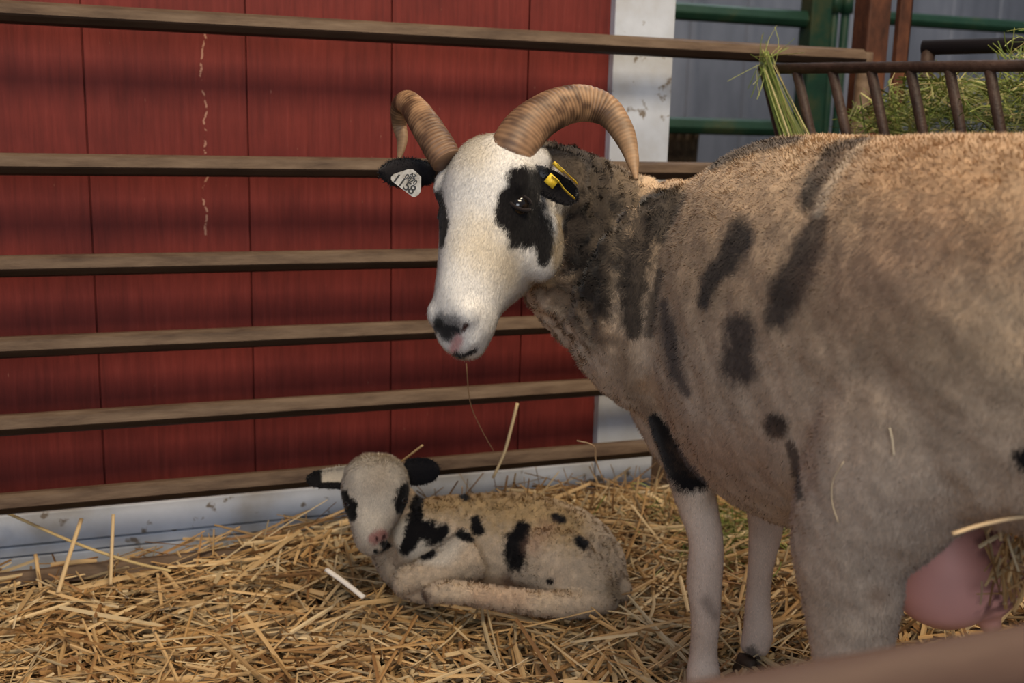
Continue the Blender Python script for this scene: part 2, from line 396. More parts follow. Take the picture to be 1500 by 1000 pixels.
# dark shaggy matting under the green gate's middle rail
g = Geo(); zt2 = aty(1020, 196, 2.72)[2]
rng = np.random.default_rng(5)
xx = np.linspace(x_l, x_l+0.62, 90); zr = np.linspace(0.0, zt2, 40)
A, B = np.meshgrid(xx, zr, indexing='ij'); P0 = np.stack([A.ravel(), np.full(A.size, 2.80), B.ravel()], 1)
P0[:, 1] += 0.02*np.abs(np.sin(A.ravel()*110))+0.012*vn(P0, 0.03, 2)+0.03
i = np.arange(89)[:, None]*40+np.arange(39)[None, :]
M_mat = noisy('brown_matting', [(0.3, (0.012, 0.009, 0.006)), (0.6, (0.05, 0.036, 0.024)), (0.8, (0.11, 0.085, 0.06))], (1, 1, 1), 40, 0.95, bump=0.6)
o = npmesh('matting', P0, [np.stack([i, i+40, i+41, i+1], -1).reshape(-1, 4)], M_mat)
o.modifiers.new('t', 'SOLIDIFY').thickness = 0.03
tag(o, 'dark brown ribbed matting hanging under the green gate beside the white board', 'matting')

# ------------------------------------------------------------------ hay rack on the right
ra = at(1117, 101, 1.75); rb = at(1503, 100, 1.50); ra[2] = rb[2] = 0.846
rd = unit(rb-ra); rb2 = ra + rd*0.95; away = np.array([-rd[1], rd[0], 0.0])
if away[0] < 0: away = -away
rack = empty('hay_rack', (ra[0], ra[1], 0.5), 'dark rusty steel hay rack with slanted bars behind the ewe', 'hay feeder')
g = Geo(); g.add(*tube([ra-rd*0.004, rb2], 0.0085, 16)); g.build('top_bar', M_rack, rack)
drop = np.array([0, 0, -0.30])
for s in (0.002, 0.058, 0.118, 0.180, 0.240, 0.297, 0.353, 0.41, 0.47, 0.53, 0.59, 0.65):
    p = ra+rd*s; q = p+away*0.10+rd*0.055+drop
    g = Geo(); g.add(*tube([p, (p+q)/2+away*0.002, q], 0.0078, 12)); g.build('bar', M_rack, rack)
q0 = ra+away*0.10+rd*.055+drop; g = Geo(); g.add(*tube([q0, q0+rd*0.95], 0.0085, 12)); g.build('bottom_bar', M_rack, rack)
g = Geo(); g.add(*tube([ra+rd*0.15+away*0.30+np.array([0, 0, .050]), ra+rd*0.95+away*0.30+np.array([0, 0, .056])], 0.013, 14)); g.build('back_bar', M_black, rack)
for s in (0.16, 0.94):
    p = ra+rd*s+away*0.30; g = Geo(); g.add(*tube([p+np.array([0, 0, .05]), p-np.array([0, 0, p[2]+.05])], 0.012, 12)); g.build('upright', M_rack, rack)
g = Geo(); p = ra+rd*0.03; g.add(*tube([q0, q0+rd*0.15+away*0.2+np.array([0, 0, 0.0]), ra+rd*0.16+away*0.30+drop], 0.008, 12)); g.build('side_bar', M_rack, rack)

# blades of hay / straw: flat four-sided stalks, all in numpy
def stalks(C, D, L, Wd, Th, bend, col, rng, seg=3):
    n = len(C); D = unit(D)
    up = np.tile([0, 0, 1.0], (n, 1)); par = np.abs(D[:, 2]) > 0.9; up[par] = [1, 0, 0]
    Sd = unit(np.cross(D, up)); Up = np.cross(Sd, D)
    roll = rng.normal(0, 0.7, n)[:, None]
    S2 = Sd*np.cos(roll)+Up*np.sin(roll); U2 = -Sd*np.sin(roll)+Up*np.cos(roll)
    ba = rng.uniform(0, 2*np.pi, n)[:, None]; Bd = Sd*np.cos(ba)+Up*np.sin(ba)*0.5
    t = np.linspace(-0.5, 0.5, seg+1)
    V = np.empty((n, seg+1, 4, 3))
    for k_, tt in enumerate(t):
        c = C + D*(L*tt)[:, None] + Bd*(bend*L*(0.25-tt*tt))[:, None]
        w = (Wd*(1-0.25*abs(tt)*2))[:, None]*0.5; h = Th[:, None]*0.5
        V[:, k_, 0] = c-S2*w; V[:, k_, 1] = c+U2*h; V[:, k_, 2] = c+S2*w; V[:, k_, 3] = c-U2*h
    base = (np.arange(n)*(seg+1)*4)[:, None, None]
    kk = (np.arange(seg)*4)[None, :, None]; j = np.arange(4)[None, None, :]; j2 = (j+1) % 4
    Q = np.stack([base+kk+j, base+kk+j2, base+kk+4+j2, base+kk+4+j], -1).reshape(-1, 4)
    b0 = np.arange(n)*(seg+1)*4
    caps = np.vstack([np.stack([b0+3, b0+2, b0+1, b0], 1), np.stack([b0, b0+1, b0+2, b0+3], 1)+seg*4])
    colr = np.repeat(col, (seg+1)*4, axis=0)
    return V.reshape(-1, 3), np.vstack([Q, caps]), colr
def straw_cols(n, rng, dim=1.0):
    pal = np.array([(0.60, 0.41, 0.20), (0.50, 0.31, 0.13), (0.66, 0.50, 0.28), (0.38, 0.22, 0.09), (0.56, 0.44, 0.26), (0.28, 0.15, 0.06), (0.72, 0.58, 0.36)])
    p = np.array([.24, .22, .17, .13, .12, .07, .05]); c = pal[rng.choice(len(pal), n, p=p)]
    return c*rng.uniform(0.68, 1.10, (n, 1))*dim
def hay_cols(n, rng):
    pal = np.array([(0.19, 0.23, 0.05), (0.28, 0.31, 0.09), (0.09, 0.13, 0.025), (0.40, 0.40, 0.17), (0.50, 0.41, 0.20), (0.14, 0.19, 0.04)])
    p = np.array([.25, .2, .2, .13, .07, .15]); return pal[rng.choice(len(pal), n, p=p)]*rng.uniform(0.7, 1.2, (n, 1))
rng = np.random.default_rng(11)
# hay heap in the rack: fills the V between the bars and the back
n = 8500
s = rng.uniform(0.125, 0.95, n)**1.0; tt = rng.uniform(0, 1, n)
depth = rng.uniform(0.03, 0.30, n)
topz = 0.826 + 0.008*np.sin(s*30) + np.clip((s-0.30), 0, 0.25)*0.32*np.clip((depth-0.04)/0.10, 0, 1) - np.clip((0.21-s)/0.08, 0, 1)*0.04
low = 0.55+0.9*np.clip(0.10-depth, 0, 1)
z = topz - (topz-low)*tt**1.6
lim = 0.10*(0.846-z)/0.30+0.016
dd = np.maximum(depth, lim)
C = ra[None, :]*[1, 1, 0] + rd[None, :]*s[:, None] + away[None, :]*dd[:, None]; C[:, 2] = z
D = rng.normal(0, 1, (n, 3))*[1, 1, 0.55]
V1, Q1, c1 = stalks(C, D, rng.uniform(0.02, 0.085, n), rng.uniform(0.0013, 0.0032, n), np.full(n, 0.0008), rng.normal(0, 0.5, n), hay_cols(n, rng), rng)
gh = Geo(); gh.add(V1, Q1, None, c1)
# wisps rising at the far right of the heap
n = 260; s = rng.uniform(0.33, 0.6, n); C = ra*[1, 1, 0]+rd*s[:, None]+away*rng.uniform(0.08, 0.26, n)[:, None]; C[:, 2] = 0.86+np.clip(s-0.33, 0, .1)*0.5+rng.uniform(-.02, .02, n)
D = rng.normal(0, 1, (n, 3))*[1, 1, 0.9]
gh.add(*(lambda a: (a[0], a[1], None, a[2]))(stalks(C, D, rng.uniform(0.03, 0.08, n), rng.uniform(0.0012, 0.003, n), np.full(n, 0.0008), rng.normal(0, 0.5, n), hay_cols(n, rng)*1.5, rng)))
tag(gh.build('hay', M_hay, smooth=False), 'green hay heaped inside the dark steel hay rack', 'hay', kind='stuff')
# the sheaf of long stems poking through the rack's left end
n = 90; gs = Geo()
u_ = rng.normal(0, 1, (n, 1)); w_ = rng.normal(0, 1, (n, 1))
A = at(1122, 98, 1.735)+RT*0.0045*u_+FW*0.008*w_+UP*rng.uniform(-.015, .03, (n, 1))
B = at(1166, 204, 1.735)+RT*0.010*u_+FW*0.010*w_+UP*rng.uniform(-.02, .0, (n, 1))
gs.add(*(lambda a: (a[0], a[1], None, a[2]))(stalks((A+B)/2, B-A, np.linalg.norm(B-A, axis=1), rng.uniform(0.0018, 0.0032, n), np.full(n, 0.001), rng.normal(0, 0.06, n), hay_cols(n, rng)*[1.35, 1.4, 1.5], rng)))
n = 24; A = at(1120, 92, 1.735)+rng.normal(0, .006, (n, 3)); Dv = UP*rng.uniform(-0.6, 1, (n, 1))+RT*rng.normal(0, .22, (n, 1))
L_ = rng.uniform(0.02, 0.07, n)
gs.add(*(lambda a: (a[0], a[1], None, a[2]))(stalks(A+unit(Dv)*L_[:, None]*0.5, Dv, L_, rng.uniform(0.0012, 0.0026, n), np.full(n, 0.0008), rng.normal(0, 0.4, n), hay_cols(n, rng)*1.4, rng)))
a_, b_ = at(1105, 83, 1.72), at(1178, 77, 1.72)
gs.add(*(lambda a: (a[0], a[1], None, a[2]))(stalks(np.array([(a_+b_)/2]), np.array([b_-a_]), np.array([np.linalg.norm(b_-a_)]), np.array([.004]), np.array([.001]), np.array([.15]), np.array([[.42, .44, .12]]), rng)))
tag(gs.build('hay_wisp', M_hay, smooth=False), 'upright wisp of green hay stems poking out at the left end of the hay rack', 'hay', kind='stuff')

# ------------------------------------------------------------------ straw bedding
rng = np.random.default_rng(23)
gs = Geo()
def sow(n, xr_, yr_, lift, lmin, lmax, tilt, dim=1.0, stick=0.0):
    x = rng.uniform(*xr_, n); y = rng.uniform(*yr_, n)
    ok = ~((y > WY-0.045) & (x < xw+0.03))
    x, y = x[ok], y[ok]; n = len(x)
    L_ = np.clip(rng.lognormal(math.log((lmin+lmax)/2.4), 0.45, n), lmin, lmax)
    a = rng.uniform(0, 2*np.pi, n)
    # near the wall stalks lie more along it, and their ends stay clear of it
    near = (x < xw+0.05) & (y > WY-0.05-L_*0.5)
    a = np.where(near, rng.normal(0, 0.28, n)+np.pi*rng.integers(0, 2, n), a)
    y = np.where(near, np.minimum(y, WY-0.045-np.abs(np.sin(a))*L_*0.5), y)
    tl = rng.normal(0, tilt, n)
    D = np.stack([np.cos(a)*np.cos(tl), np.sin(a)*np.cos(tl), np.sin(tl)], 1)
    z = hgt(x, y)+rng.uniform(-0.018, lift, n)
    # follow the slope of the heap
    e = 0.04; D[:, 2] += (hgt(x+D[:, 0]*e, y+D[:, 1]*e)-hgt(x-D[:, 0]*e, y-D[:, 1]*e))/(2*e)
    C = np.stack([x, y, z], 1)
    w = rng.uniform(0.003, 0.0078, n); w[rng.random(n) < 0.08] *= 1.5
    V, Q, c = stalks(C, D, L_, w, rng.uniform(0.0012, 0.0022, n), rng.normal(0, 0.10, n), straw_cols(n, rng, dim), rng)
    gs.add(V, Q, None, c)
sow(9000, (-0.75, 2.3), (0.55, WY), 0.004, 0.03, 0.12, 0.10, 0.85)
sow(12500, (-0.55, 1.7), (0.85, WY), 0.020, 0.04, 0.18, 0.16)
sow(2600, (-0.55, 1.5), (0.85, WY), 0.034, 0.06, 0.26, 0.20, 1.05)
sow(2600, (0.90, 1.6), (0.75, 1.35), 0.03, 0.03, 0.14, 0.4, 1.05)
sow(1100, (-0.45, 0.45), (1.58, 1.79), 0.045, 0.05, 0.22, 0.16)
# upright broken stems along the foot of the wall
n = 230; x = np.concatenate([rng.uniform(-.25, .42, 50), rng.uniform(0.42, 1.0, 180)]); y = rng.uniform(1.60, 1.80, n)
a = rng.normal(0, 0.9, n)*0.6; a2 = rng.normal(0, 0.12, n); L_ = rng.uniform(0.04, 0.10, n)
D = np.stack([np.sin(a), np.sin(a2)-0.1, np.cos(a)], 1); D = unit(D)
C = np.stack([x, y, hgt(x, y)+L_*0.30], 1)
V, Q, c = stalks(C, D, L_, rng.uniform(0.003, 0.006, n), np.full(n, 0.0015), rng.normal(0, .08, n), straw_cols(n, rng, 0.95), rng)
gs.add(V, Q, None, c)
tag(gs.build('straw_bedding', M_straw, smooth=False), 'loose golden straw bedding covering the pen floor', 'straw', kind='stuff')
# some green hay bits dropped by the ewe's front feet
n = 700; x = rng.normal(1.02, 0.09, n); y = rng.normal(1.50, 0.10, n); C = np.stack([x, y, hgt(x, y)+rng.uniform(0, 0.05, n)], 1)
D = rng.normal(0, 1, (n, 3))*[1, 1, .5]
V, Q, c = stalks(C, D, rng.uniform(.02, .07, n), rng.uniform(.0012, .003, n), np.full(n, .001), rng.normal(0, .4, n), hay_cols(n, rng)*0.9, rng)
g = Geo(); g.add(V, Q, None, c); tag(g.build('fallen_hay', M_hay, smooth=False), 'dull green hay fallen on the straw behind the ewe front legs', 'hay', kind='stuff')

def stalk(name, pts, w, colr, label):
    """one notable stalk as an own thing: pts = [(px,py,depth)...]"""
    P = cat_rom(np.array([at(*p) for p in pts]), 14)
    K = np.column_stack([P, np.full(14, w*0.35), np.full(14, w*0.35), np.full(14, w*0.5)])
    V, Q, T = loft(K, 14, 8)
    g = Geo(); g.add(V, Q, T, np.array(colr)); o = g.build(name, M_straw)
    c_ = np.mean(V, 0)
    return tag(o, label, 'straw')
stalk('straw_stalk', [(722, 700, 1.80), (738, 665, 1.80), (748, 630, 1.80), (758, 590, 1.80)], 0.0065, (0.62, 0.48, 0.27), 'tall pale straw stalk leaning up against the red wall above the lamb back')
stalk('straw_stalk', [(85, 868, 1.60), (102, 812, 1.66), (119, 760, 1.72)], 0.007, (0.60, 0.44, 0.24), 'broad straw blade standing tilted against the white skirt board, leftmost standing one')
stalk('straw_stalk', [(162, 856, 1.66), (164, 800, 1.70), (166, 753, 1.72)], 0.0055, (0.58, 0.43, 0.24), 'thin straw stem standing bolt upright before the white skirt board at left')
stalk('straw_stalk', [(8, 750, 1.72), (110, 795, 1.71), (190, 822, 1.69), (250, 836, 1.66)], 0.006, (0.55, 0.42, 0.20), 'long yellowish straw sloping down across the white skirt board at far left')
stalk('straw_stalk', [(478, 834, 1.52), (505, 853, 1.50), (533, 875, 1.48)], 0.0085, (0.80, 0.76, 0.70), 'short bright white flat straw lying left of the lamb')
stalk('straw_stalk', [(1395, 782, 0.80), (1440, 768, 0.80), (1500, 757, 0.80), (1560, 760, .82)], 0.0042, (0.74, 0.55, 0.33), 'long curved pale straw crossing before the ewe udder')
stalk('straw_stalk', [(845, 645, 1.70), (870, 653, 1.70), (873, 675, 1.71), (885, 705, 1.72)], 0.0032, (0.50, 0.33, 0.18), 'thin kinked straw hooked over the lowest visible rail beside the white board')
stalk('straw_stalk', [(1180, 872, 1.30), (1190, 915, 1.27), (1208, 950, 1.25)], 0.003, (0.66, 0.52, 0.32), 'thin curved straw standing just left of the ewe hind leg')
stalk('straw_stalk', [(683, 532, 1.62), (689, 590, 1.68), (706, 630, 1.71), (724, 662, 1.73)], 0.0016, (0.34, 0.22, 0.12), 'hair-thin brown stem curving down the red wall below the ewe muzzle')
stalk('straw_stalk', [(588, 676, 1.72), (602, 665, 1.71), (619, 652, 1.70)], 0.005, (0.60, 0.42, 0.20), 'short golden straw jutting up behind the lamb head, beside its all-black ear')
stalk('straw_stalk', [(40, 700, 1.76), (47, 748, 1.735), (52, 812, 1.70), (62, 880, 1.64)][2:] + [(66, 905, 1.60)], 0.006, (0.55, 0.38, 0.19), 'dull broken straw blade standing at the far left before the gate rails')
rng = np.random.default_rng(77); n = 95
cx = rng.normal(0, 1, n); cy_ = rng.uniform(-1, 1, n)
C = np.array([at(1490+22*a_-14*b_, 800+70*b_, 0.93+.03*c_) for a_, b_, c_ in zip(cx, cy_, rng.normal(0, 1, n))])
D = RT*rng.normal(0, .55, (n, 1))+UP*rng.normal(0, 1, (n, 1))+FW*rng.normal(0, .3, (n, 1))
V, Q, c = stalks(C, D, rng.uniform(.02, .055, n), rng.uniform(.0025, .0045, n), np.full(n, .0014), rng.normal(0, .12, n), straw_cols(n, rng, 1.0), rng)
g = Geo(); g.add(V, Q, None, c); tag(g.build('straw_clump', M_straw, smooth=False), 'clump of straw caught between the ewe hind legs right of the udder', 'straw', kind='stuff')

# ------------------------------------------------------------------ organic bodies
def remesh(geos, vox, smooth_it, name='tmp'):
    g = Geo()
    for q in geos: g.add(*q)
    V, f, _ = g.get(); me = bpy.data.meshes.new(name)
    me.from_pydata([tuple(v) for v in V], [], [tuple(int(a) for a in r) for ff in f for r in ff])
    o = bpy.data.objects.new(name, me); S.collection.objects.link(o)
    m = o.modifiers.new('r', 'REMESH'); m.mode = 'VOXEL'; m.voxel_size = vox; m.adaptivity = 0
    s = o.modifiers.new('s', 'SMOOTH'); s.iterations = smooth_it; s.factor = 0.5
    dg = bpy.context.evaluated_depsgraph_get(); dg.update(); ev = o.evaluated_get(dg); em = ev.to_mesh()
    em.calc_loop_triangles()
    n = len(em.vertices); P = np.empty(n*3, np.float32); em.vertices.foreach_get('co', P)
    t = len(em.loop_triangles); I = np.empty(t*3, np.int32); em.loop_triangles.foreach_get('vertices', I)
    ev.to_mesh_clear(); bpy.data.objects.remove(o); bpy.data.meshes.remove(me)
    return P.reshape(-1, 3).astype(float), I.reshape(-1, 3)
def vnormals(P, I):
    fn = np.cross(P[I[:, 1]]-P[I[:, 0]], P[I[:, 2]]-P[I[:, 0]]); Nn = np.zeros_like(P)
    for k_ in range(3): np.add.at(Nn, I[:, k_], fn)
    return unit(Nn)
class Body:
    def __init__(s, P, I):
        s.P, s.I = P, I; s.N = vnormals(P, I)
        s.bvh = BVHTree.FromPolygons([tuple(p) for p in P], [tuple(int(a) for a in t) for t in I])
    def hit(s, px, py):
        d = Vector(ray(px, py)).normalized(); h = s.bvh.ray_cast(Vector(CP), d)
        if h[0] is None:
            for dx, dy in ((8, 0), (-8, 0), (0, 8), (0, -8), (18, 0), (-18, 0), (0, 18), (0, -18)):
                h = s.bvh.ray_cast(Vector(CP), Vector(ray(px+dx, py+dy)).normalized())
                if h[0] is not None: break
        if h[0] is None: print('MISS', px, py); return None
        return np.array(h[0])
def view_dist(P, h):
    v = unit(h-CP); q = P-h; al = q@v; per = q-al[:, None]*v
    return np.sqrt((per**2).sum(1)+(0.30*al)**2)
def seg_view(P, a, b):
    v = unit((a+b)/2-CP); A = a-v*(a@v)*.7; B = b-v*(b@v)*.7; Q = P-(P@v)[:, None]*v*.7
    return seg_dist(Q, A, B)
def seg_dist(P, a, b):
    ab = b-a; t = np.clip(((P-a)@ab)/max(ab@ab, 1e-9), 0, 1); return np.linalg.norm(P-(a+t[:, None]*ab), axis=1), t
def marks(body, P, col, specs, seed=7, amp=0.3, nsc=0.012):
    """specs: (list of (px,py,rpx) points, colour, strength, softness)"""
    nz = vn(P, nsc, seed)*0.6+vn(P, nsc*0.4, seed+1)*0.4+np.random.default_rng(3).normal(0, .28, len(P))
    for pts, c, st, soft in specs:
        W3 = []
        for px, py, r in pts:
            h = body.hit(px, py)
            if h is None: continue
            Z = (h-CP)@FW; W3.append((h, r*Z/F))
        if not W3: continue
        best = np.full(len(P), 9.0)
        if len(W3) == 1: best = view_dist(P, W3[0][0])/W3[0][1]
        for (a, ra_), (b, rb_) in zip(W3, W3[1:]):
            d, t = seg_view(P, a, b); best = np.minimum(best, d/(ra_+(rb_-ra_)*t))
        m = np.clip((1+amp*nz-best)/soft+0.5, 0, 1)*st
        col[:] = col*(1-m[:, None])+np.array(c)*m[:, None]
    return col
def furred(name, body, colfn, hairfn, n, parent, seed, mat_=M_fur, flatw=0.0009):
    """one mesh: the skin plus n small flat hairs"""
    rg = np.random.default_rng(seed); P, I, Nn = body.P, body.I, body.N
    a = P[I[:, 0]]; b = P[I[:, 1]]; c = P[I[:, 2]]
    ar = np.linalg.norm(np.cross(b-a, c-a), axis=1)
    cen = (a+b+c)/3; dens = hairfn(cen, None, density=True)
    fn = unit(np.cross(b-a, c-a)); seen = np.einsum('ij,ij->i', fn, unit(CP-cen)) > -0.25
    w = ar*dens*np.where(seen, 1, 0.22); w /= w.sum()
    f = rg.choice(len(I), n, p=w); u = rg.random(n); v = rg.random(n); fl = u+v > 1; u[fl] = 1-u[fl]; v[fl] = 1-v[fl]
    R = a[f]+(b[f]-a[f])*u[:, None]+(c[f]-a[f])*v[:, None]
    nn = unit(Nn[I[f, 0]]*(1-u-v)[:, None]+Nn[I[f, 1]]*u[:, None]+Nn[I[f, 2]]*v[:, None])
    L, D, wd, jit = hairfn(R, nn)
    D = unit(D+rg.normal(0, 1, (n, 3))*jit[:, None])
    D = unit(D + nn*np.maximum(0.12-np.einsum('ij,ij->i', D, nn), 0)[:, None])
    L = L*rg.uniform(0.6, 1.25, n)
    side = unit(np.cross(nn, D)); rollj = rg.normal(0, 0.35, n)[:, None]
    fnrm = np.cross(D, side); side = side*np.cos(rollj)+fnrm*np.sin(rollj)
    hw = (wd*rg.uniform(.6, 1.3, n))[:, None]*0.5
    mid = R+D*(L*0.55)[:, None]; D2 = unit(D-nn*0.35); tip = mid+D2*(L*0.45)[:, None]
    R = R-nn*0.0008
    HV = np.stack([R-side*hw, R+side*hw, mid-side*hw*0.8, mid+side*hw*0.8, tip], 1).reshape(-1, 3)
    cR = colfn(R, nn); cR = cR*np.clip(rg.normal(1, .13, (n, 1)), .6, 1.35)
    HC_ = np.repeat(cR, 5, axis=0)
    g1 = np.cross(side*2, D); up = np.einsum('ij,ij->i', g1, nn) > 0
    b0 = np.arange(n)*5
    t1 = np.stack([b0, b0+1, b0+3], 1); t2 = np.stack([b0, b0+3, b0+2], 1); t3 = np.stack([b0+2, b0+3, b0+4], 1)
    TT = np.vstack([t1, t2, t3]); u3 = np.tile(up, 3); TT[~u3] = TT[~u3][:, [0, 2, 1]]
    HN = unit(np.repeat(nn, 5, axis=0)+0.12*np.repeat(D, 5, axis=0))
    cB = colfn(P, Nn)*0.93
    V = np.vstack([P, HV]); C = np.vstack([cB, HC_]); NN = np.vstack([Nn, HN])
    return npmesh(name, V, [np.vstack([I, TT+len(P)])], mat_, parent, col=np.clip(C, 0, 1), nrm=NN)

# ================================================================== the ewe
ewe = empty('ewe', (0.69, 0.88, 0.02), 'large piebald horned ewe with shorn tan fleece, standing over the straw with head turned back', 'sheep')
# head frame
aH, pH = math.radians(34), math.radians(20)
Nh = -math.cos(aH)*FW-math.sin(aH)*RT; Lh = math.cos(aH)*RT-math.sin(aH)*FW
Dh = math.cos(pH)*(-UP)+math.sin(pH)*Nh; Nn_ = math.cos(pH)*Nh+math.sin(pH)*UP
O_h = at(733, 198, 1.245)
def hp_(s, l, n): return O_h+Dh*s+Lh*l+Nn_*n
def head_loft(O, D, L, Nf, st, n=60, k=36, front_narrow=0.72):
    A = cat_rom(np.array(st, float), n)
    th = np.linspace(0, 2*math.pi, k, endpoint=False); cs, sn = np.cos(th), np.sin(th)
    Rg = []
    for s_, w, f_, b_ in A:
        w = max(w, .001)
        nz = np.where(sn > 0, f_*np.abs(sn)**0.85*np.sign(sn), b_*np.abs(sn)**0.85)
        mid = 0.0
        ww = w*np.sign(cs)*np.abs(cs)**0.85*np.where(sn > 0, 1-(1-front_narrow)*sn, 1-0.28*np.abs(sn)**2)
        Rg.append(O+D*s_+L*ww[:, None]+Nf*(nz)[:, None])
    return rings(np.array(Rg))
# s, half width, front, back
HS = [(.004, .020, .004, -.035), (0.014, .043, .026, -.062), (.032, .053, .040, -.082), (.056, .059, .048, -.092), (.080, .061, .049, -.104), (.104, .056, .045, -.116),
      (.130, .049, .042, -.119), (.158, .042, .040, -.100), (.185, .037, .038, -.074), (.208, .035, .036, -.054), (.228, .035, .029, -.049), (.245, .031, .014, -.045), (.258, .022, .000, -.038), (.266, .008, -.010, -.025)]
parts = [head_loft(O_h, Dh, Lh, Nn_, HS)]
# brow ridges over the eyes, cheek muscle, nostril wings, lower lip
for sg in (-1, 1):
    parts.append(ball(hp_(.068, sg*.051, .016), (.013, .022, .015), axes=[Lh, Dh, Nn_]))
    parts.append(ball(hp_(.026, sg*.036, -.022), (.024, .020, .026), axes=[Lh, Dh, Nn_]))
    parts.append(ball(hp_(.112, sg*.042, -.060), (.018, .045, .048), axes=[Lh, Dh, Nn_]))
    parts.append(ball(hp_(.226, sg*.021, .014), (.014, .015, .014), axes=[Lh, Dh, Nn_]))
# poll tuft
parts.append(ball(hp_(.253, 0, -.022), (.022, .013, .020), axes=[Lh, Dh, Nn_]))
# neck
def K(p, rv, rd_, rh): return (*p, rv, rd_, rh)
neck = [K(at(765, 285, 1.285), .060, .060, .050), K(at(802, 305, 1.33), .080, .085, .060), K(at(845, 335, 1.37), .095, .105, .075),
        K(at(885, 372, 1.385), .115, .120, .088), K(at(930, 405, 1.37), .135, .135, .100), K(at(985, 440, 1.33), .150, .15, .115), K((0.735, 1.10, .54), .16, .17, .12)]
parts.append(loft(neck, 50, 32))
# trunk: x, y, top, bottom, half width
TR = [(.705, .50, .660, .530, .045), (.705, .53, .715, .470, .100), (.708, .60, .740, .440, .138), (.712, .69, .748, .425, .152), (.716, .78, .750, .395, .162), (.722, .87, .748, .350, .172),
      (.730, .96, .745, .318, .178), (.736, 1.05, .740, .305, .170), (.740, 1.12, .726, .310, .148), (.742, 1.19, .698, .335, .116), (.740, 1.25, .640, .385, .070)]
st = [(x, y, (t+b)/2+.02, (t-b)/2-.02, (t-b)/2+.02, w) for x, y, t, b, w in TR]
parts.append(loft(st, 70, 44, power=2.25))
# brisket in front of the left foreleg
parts.append(loft([K((0.69, 1.17, .50), .09, .09, .09), K((0.675, 1.185, .42), .075, .075, .075), K((0.69, 1.14, .34), .05, .05, .055)], 20, 24, upv=(0, 1, 0)))
def leg(st, k=22): return loft([(*p, a, b, c) for p, a, b, c in st], 40, k, upv=(0, 1, 0))
# left foreleg (rv=front, rd=back, rh=side)
fl = atz(1032, 1005, .045)
parts.append(leg([((0.640, 1.125, .50), .07, .07, .060), ((0.648, 1.122, .42), .055, .06, .050), ((0.654, 1.118, .35), .036, .042, .036), ((0.659, 1.112, .30), .026, .030, .026), (at(1034, 790, 1.33), .0215, .022, .0215),
                  (at(1032, 850, 1.345), .0225, .022, .0225), (at(1033, 900, 1.35), .0185, .020, .0185), (at(1030, 955, 1.37), .0165, .019, .0175), (at(1030, 985, 1.37), .021, .022, .022), (at(1031, 1012, 1.375), .019, .018, .020)]))
fr = atz(1108, 968, .05)
parts.append(leg([((0.80, 1.13, .42), .05, .06, .045), ((0.80, 1.135, .34), .032, .038, .032), (at(1124, 735, 1.40), .024, .026, .026), (at(1121, 780, 1.41), .021, .022, .022), (at(1114, 830, 1.42), .017, .0175, .017), (at(1110, 880, 1.43), .0165, .017, .0165),
                  (at(1110, 925, 1.435), .019, .021, .021), (at(1104, 955, 1.44), .018, .017, .020)]))
# hind legs: thigh, stifle, gaskin, hock, cannon
def hind(sx, dy):
    c = lambda x, y, z: (0.725+sx*(0.725-x)+(.02 if sx > 0 else 0), y+dy, z)
    return leg([(c(.660, .695, .62), .10, .11, .070), (c(.640, .710, .53), .10, .11, .082), (c(.622, .735, .45), .085, .084, .066), (c(.606, .752, .39), .064, .064, .046), (c(.613, .757, .34), .048, .060, .040),
                (c(.620, .755, .29), .038, .044, .036), (c(.625, .750, .25), .034, .038, .033), (c(.631, .748, .18), .024, .025, .023), (c(.631, .756, .10), .021, .021, .021), (c(.631, .766, .060), .024, .022, .023), (c(.631, .774, .035), .022, .018, .022)], 26)
parts.append(hind(-1, 0)); parts.append(hind(1, -0.05))
# haunch bulk
parts.append(ball((.655, .655, .56), (.085, .11, .12)))
parts.append(loft([K(at(1330, 640, .98), .05, .05, .05), K(at(1375, 700, .985), .045, .045, .045), K(at(1408, 735, 1.0), .026, .026, .03)], 16, 18, upv=(0, 1, 0)))
# tail
parts.append(loft([K((.705, .52, .66), .02, .02, .03), K((.705, .485, .60), .018, .018, .028), K((.705, .475, .53), .012, .012, .02)], 14, 16, upv=(0, 1, 0)))
EP, EI = remesh(parts, 0.0052, 9)
# gentle lumpiness of the fleece
En = vnormals(EP, EI)
HB = (O_h+Dh*.12)
def head_w(P):
    q = P-O_h; s_ = q@Dh; nf = q@Nn_
    back = 0.100
    ax_d, _ = seg_dist(P, O_h+Dh*.01-Nn_*.02, O_h+Dh*.26)
    return np.clip((nf+back)/0.012+0.5, 0, 1)*np.clip((0.108-ax_d)/.006, 0, 1)*np.clip((s_+.03)/.01, 0, 1)
NKa, NKb = at(800, 305, 1.34), at(925, 400, 1.38)
def neck_w(P):
    d, t = seg_dist(P, NKa, NKb); return np.clip((0.155-d)/.03, 0, 1)*(1-head_w(P))*np.clip((.80-P[:, 0])/.02, 0, 1)
def leg_w(P): return np.clip((0.315-P[:, 2])/0.06, 0, 1)*((np.abs(P[:, 1]-0.74) < .14) | (P[:, 1] > 1.02))
hw_, nw_, lw_ = head_w(EP), neck_w(EP), leg_w(EP)
tw_ = (1-hw_)*(1-lw_)
EP = EP + En*(tw_*(0.0022*vn(EP, .028, 31)+0.0010*vn(EP, .012, 32)) + nw_*(0.0045*vn(EP, .018, 33)+0.0034*vn(EP, .010, 34)))[:, None]
fa_, fb_ = at(925, 330, 1.33), at(960, 520, 1.30)
fd, _ = seg_dist(EP, fa_, fb_); fold = np.clip(1-fd/.11, 0, 1)
EP = EP + En*(fold*.0048*np.sin((EP@RT)*2*math.pi/.030+1.6*vn(EP, .05, 35)))[:, None]
ebody = Body(EP, EI)
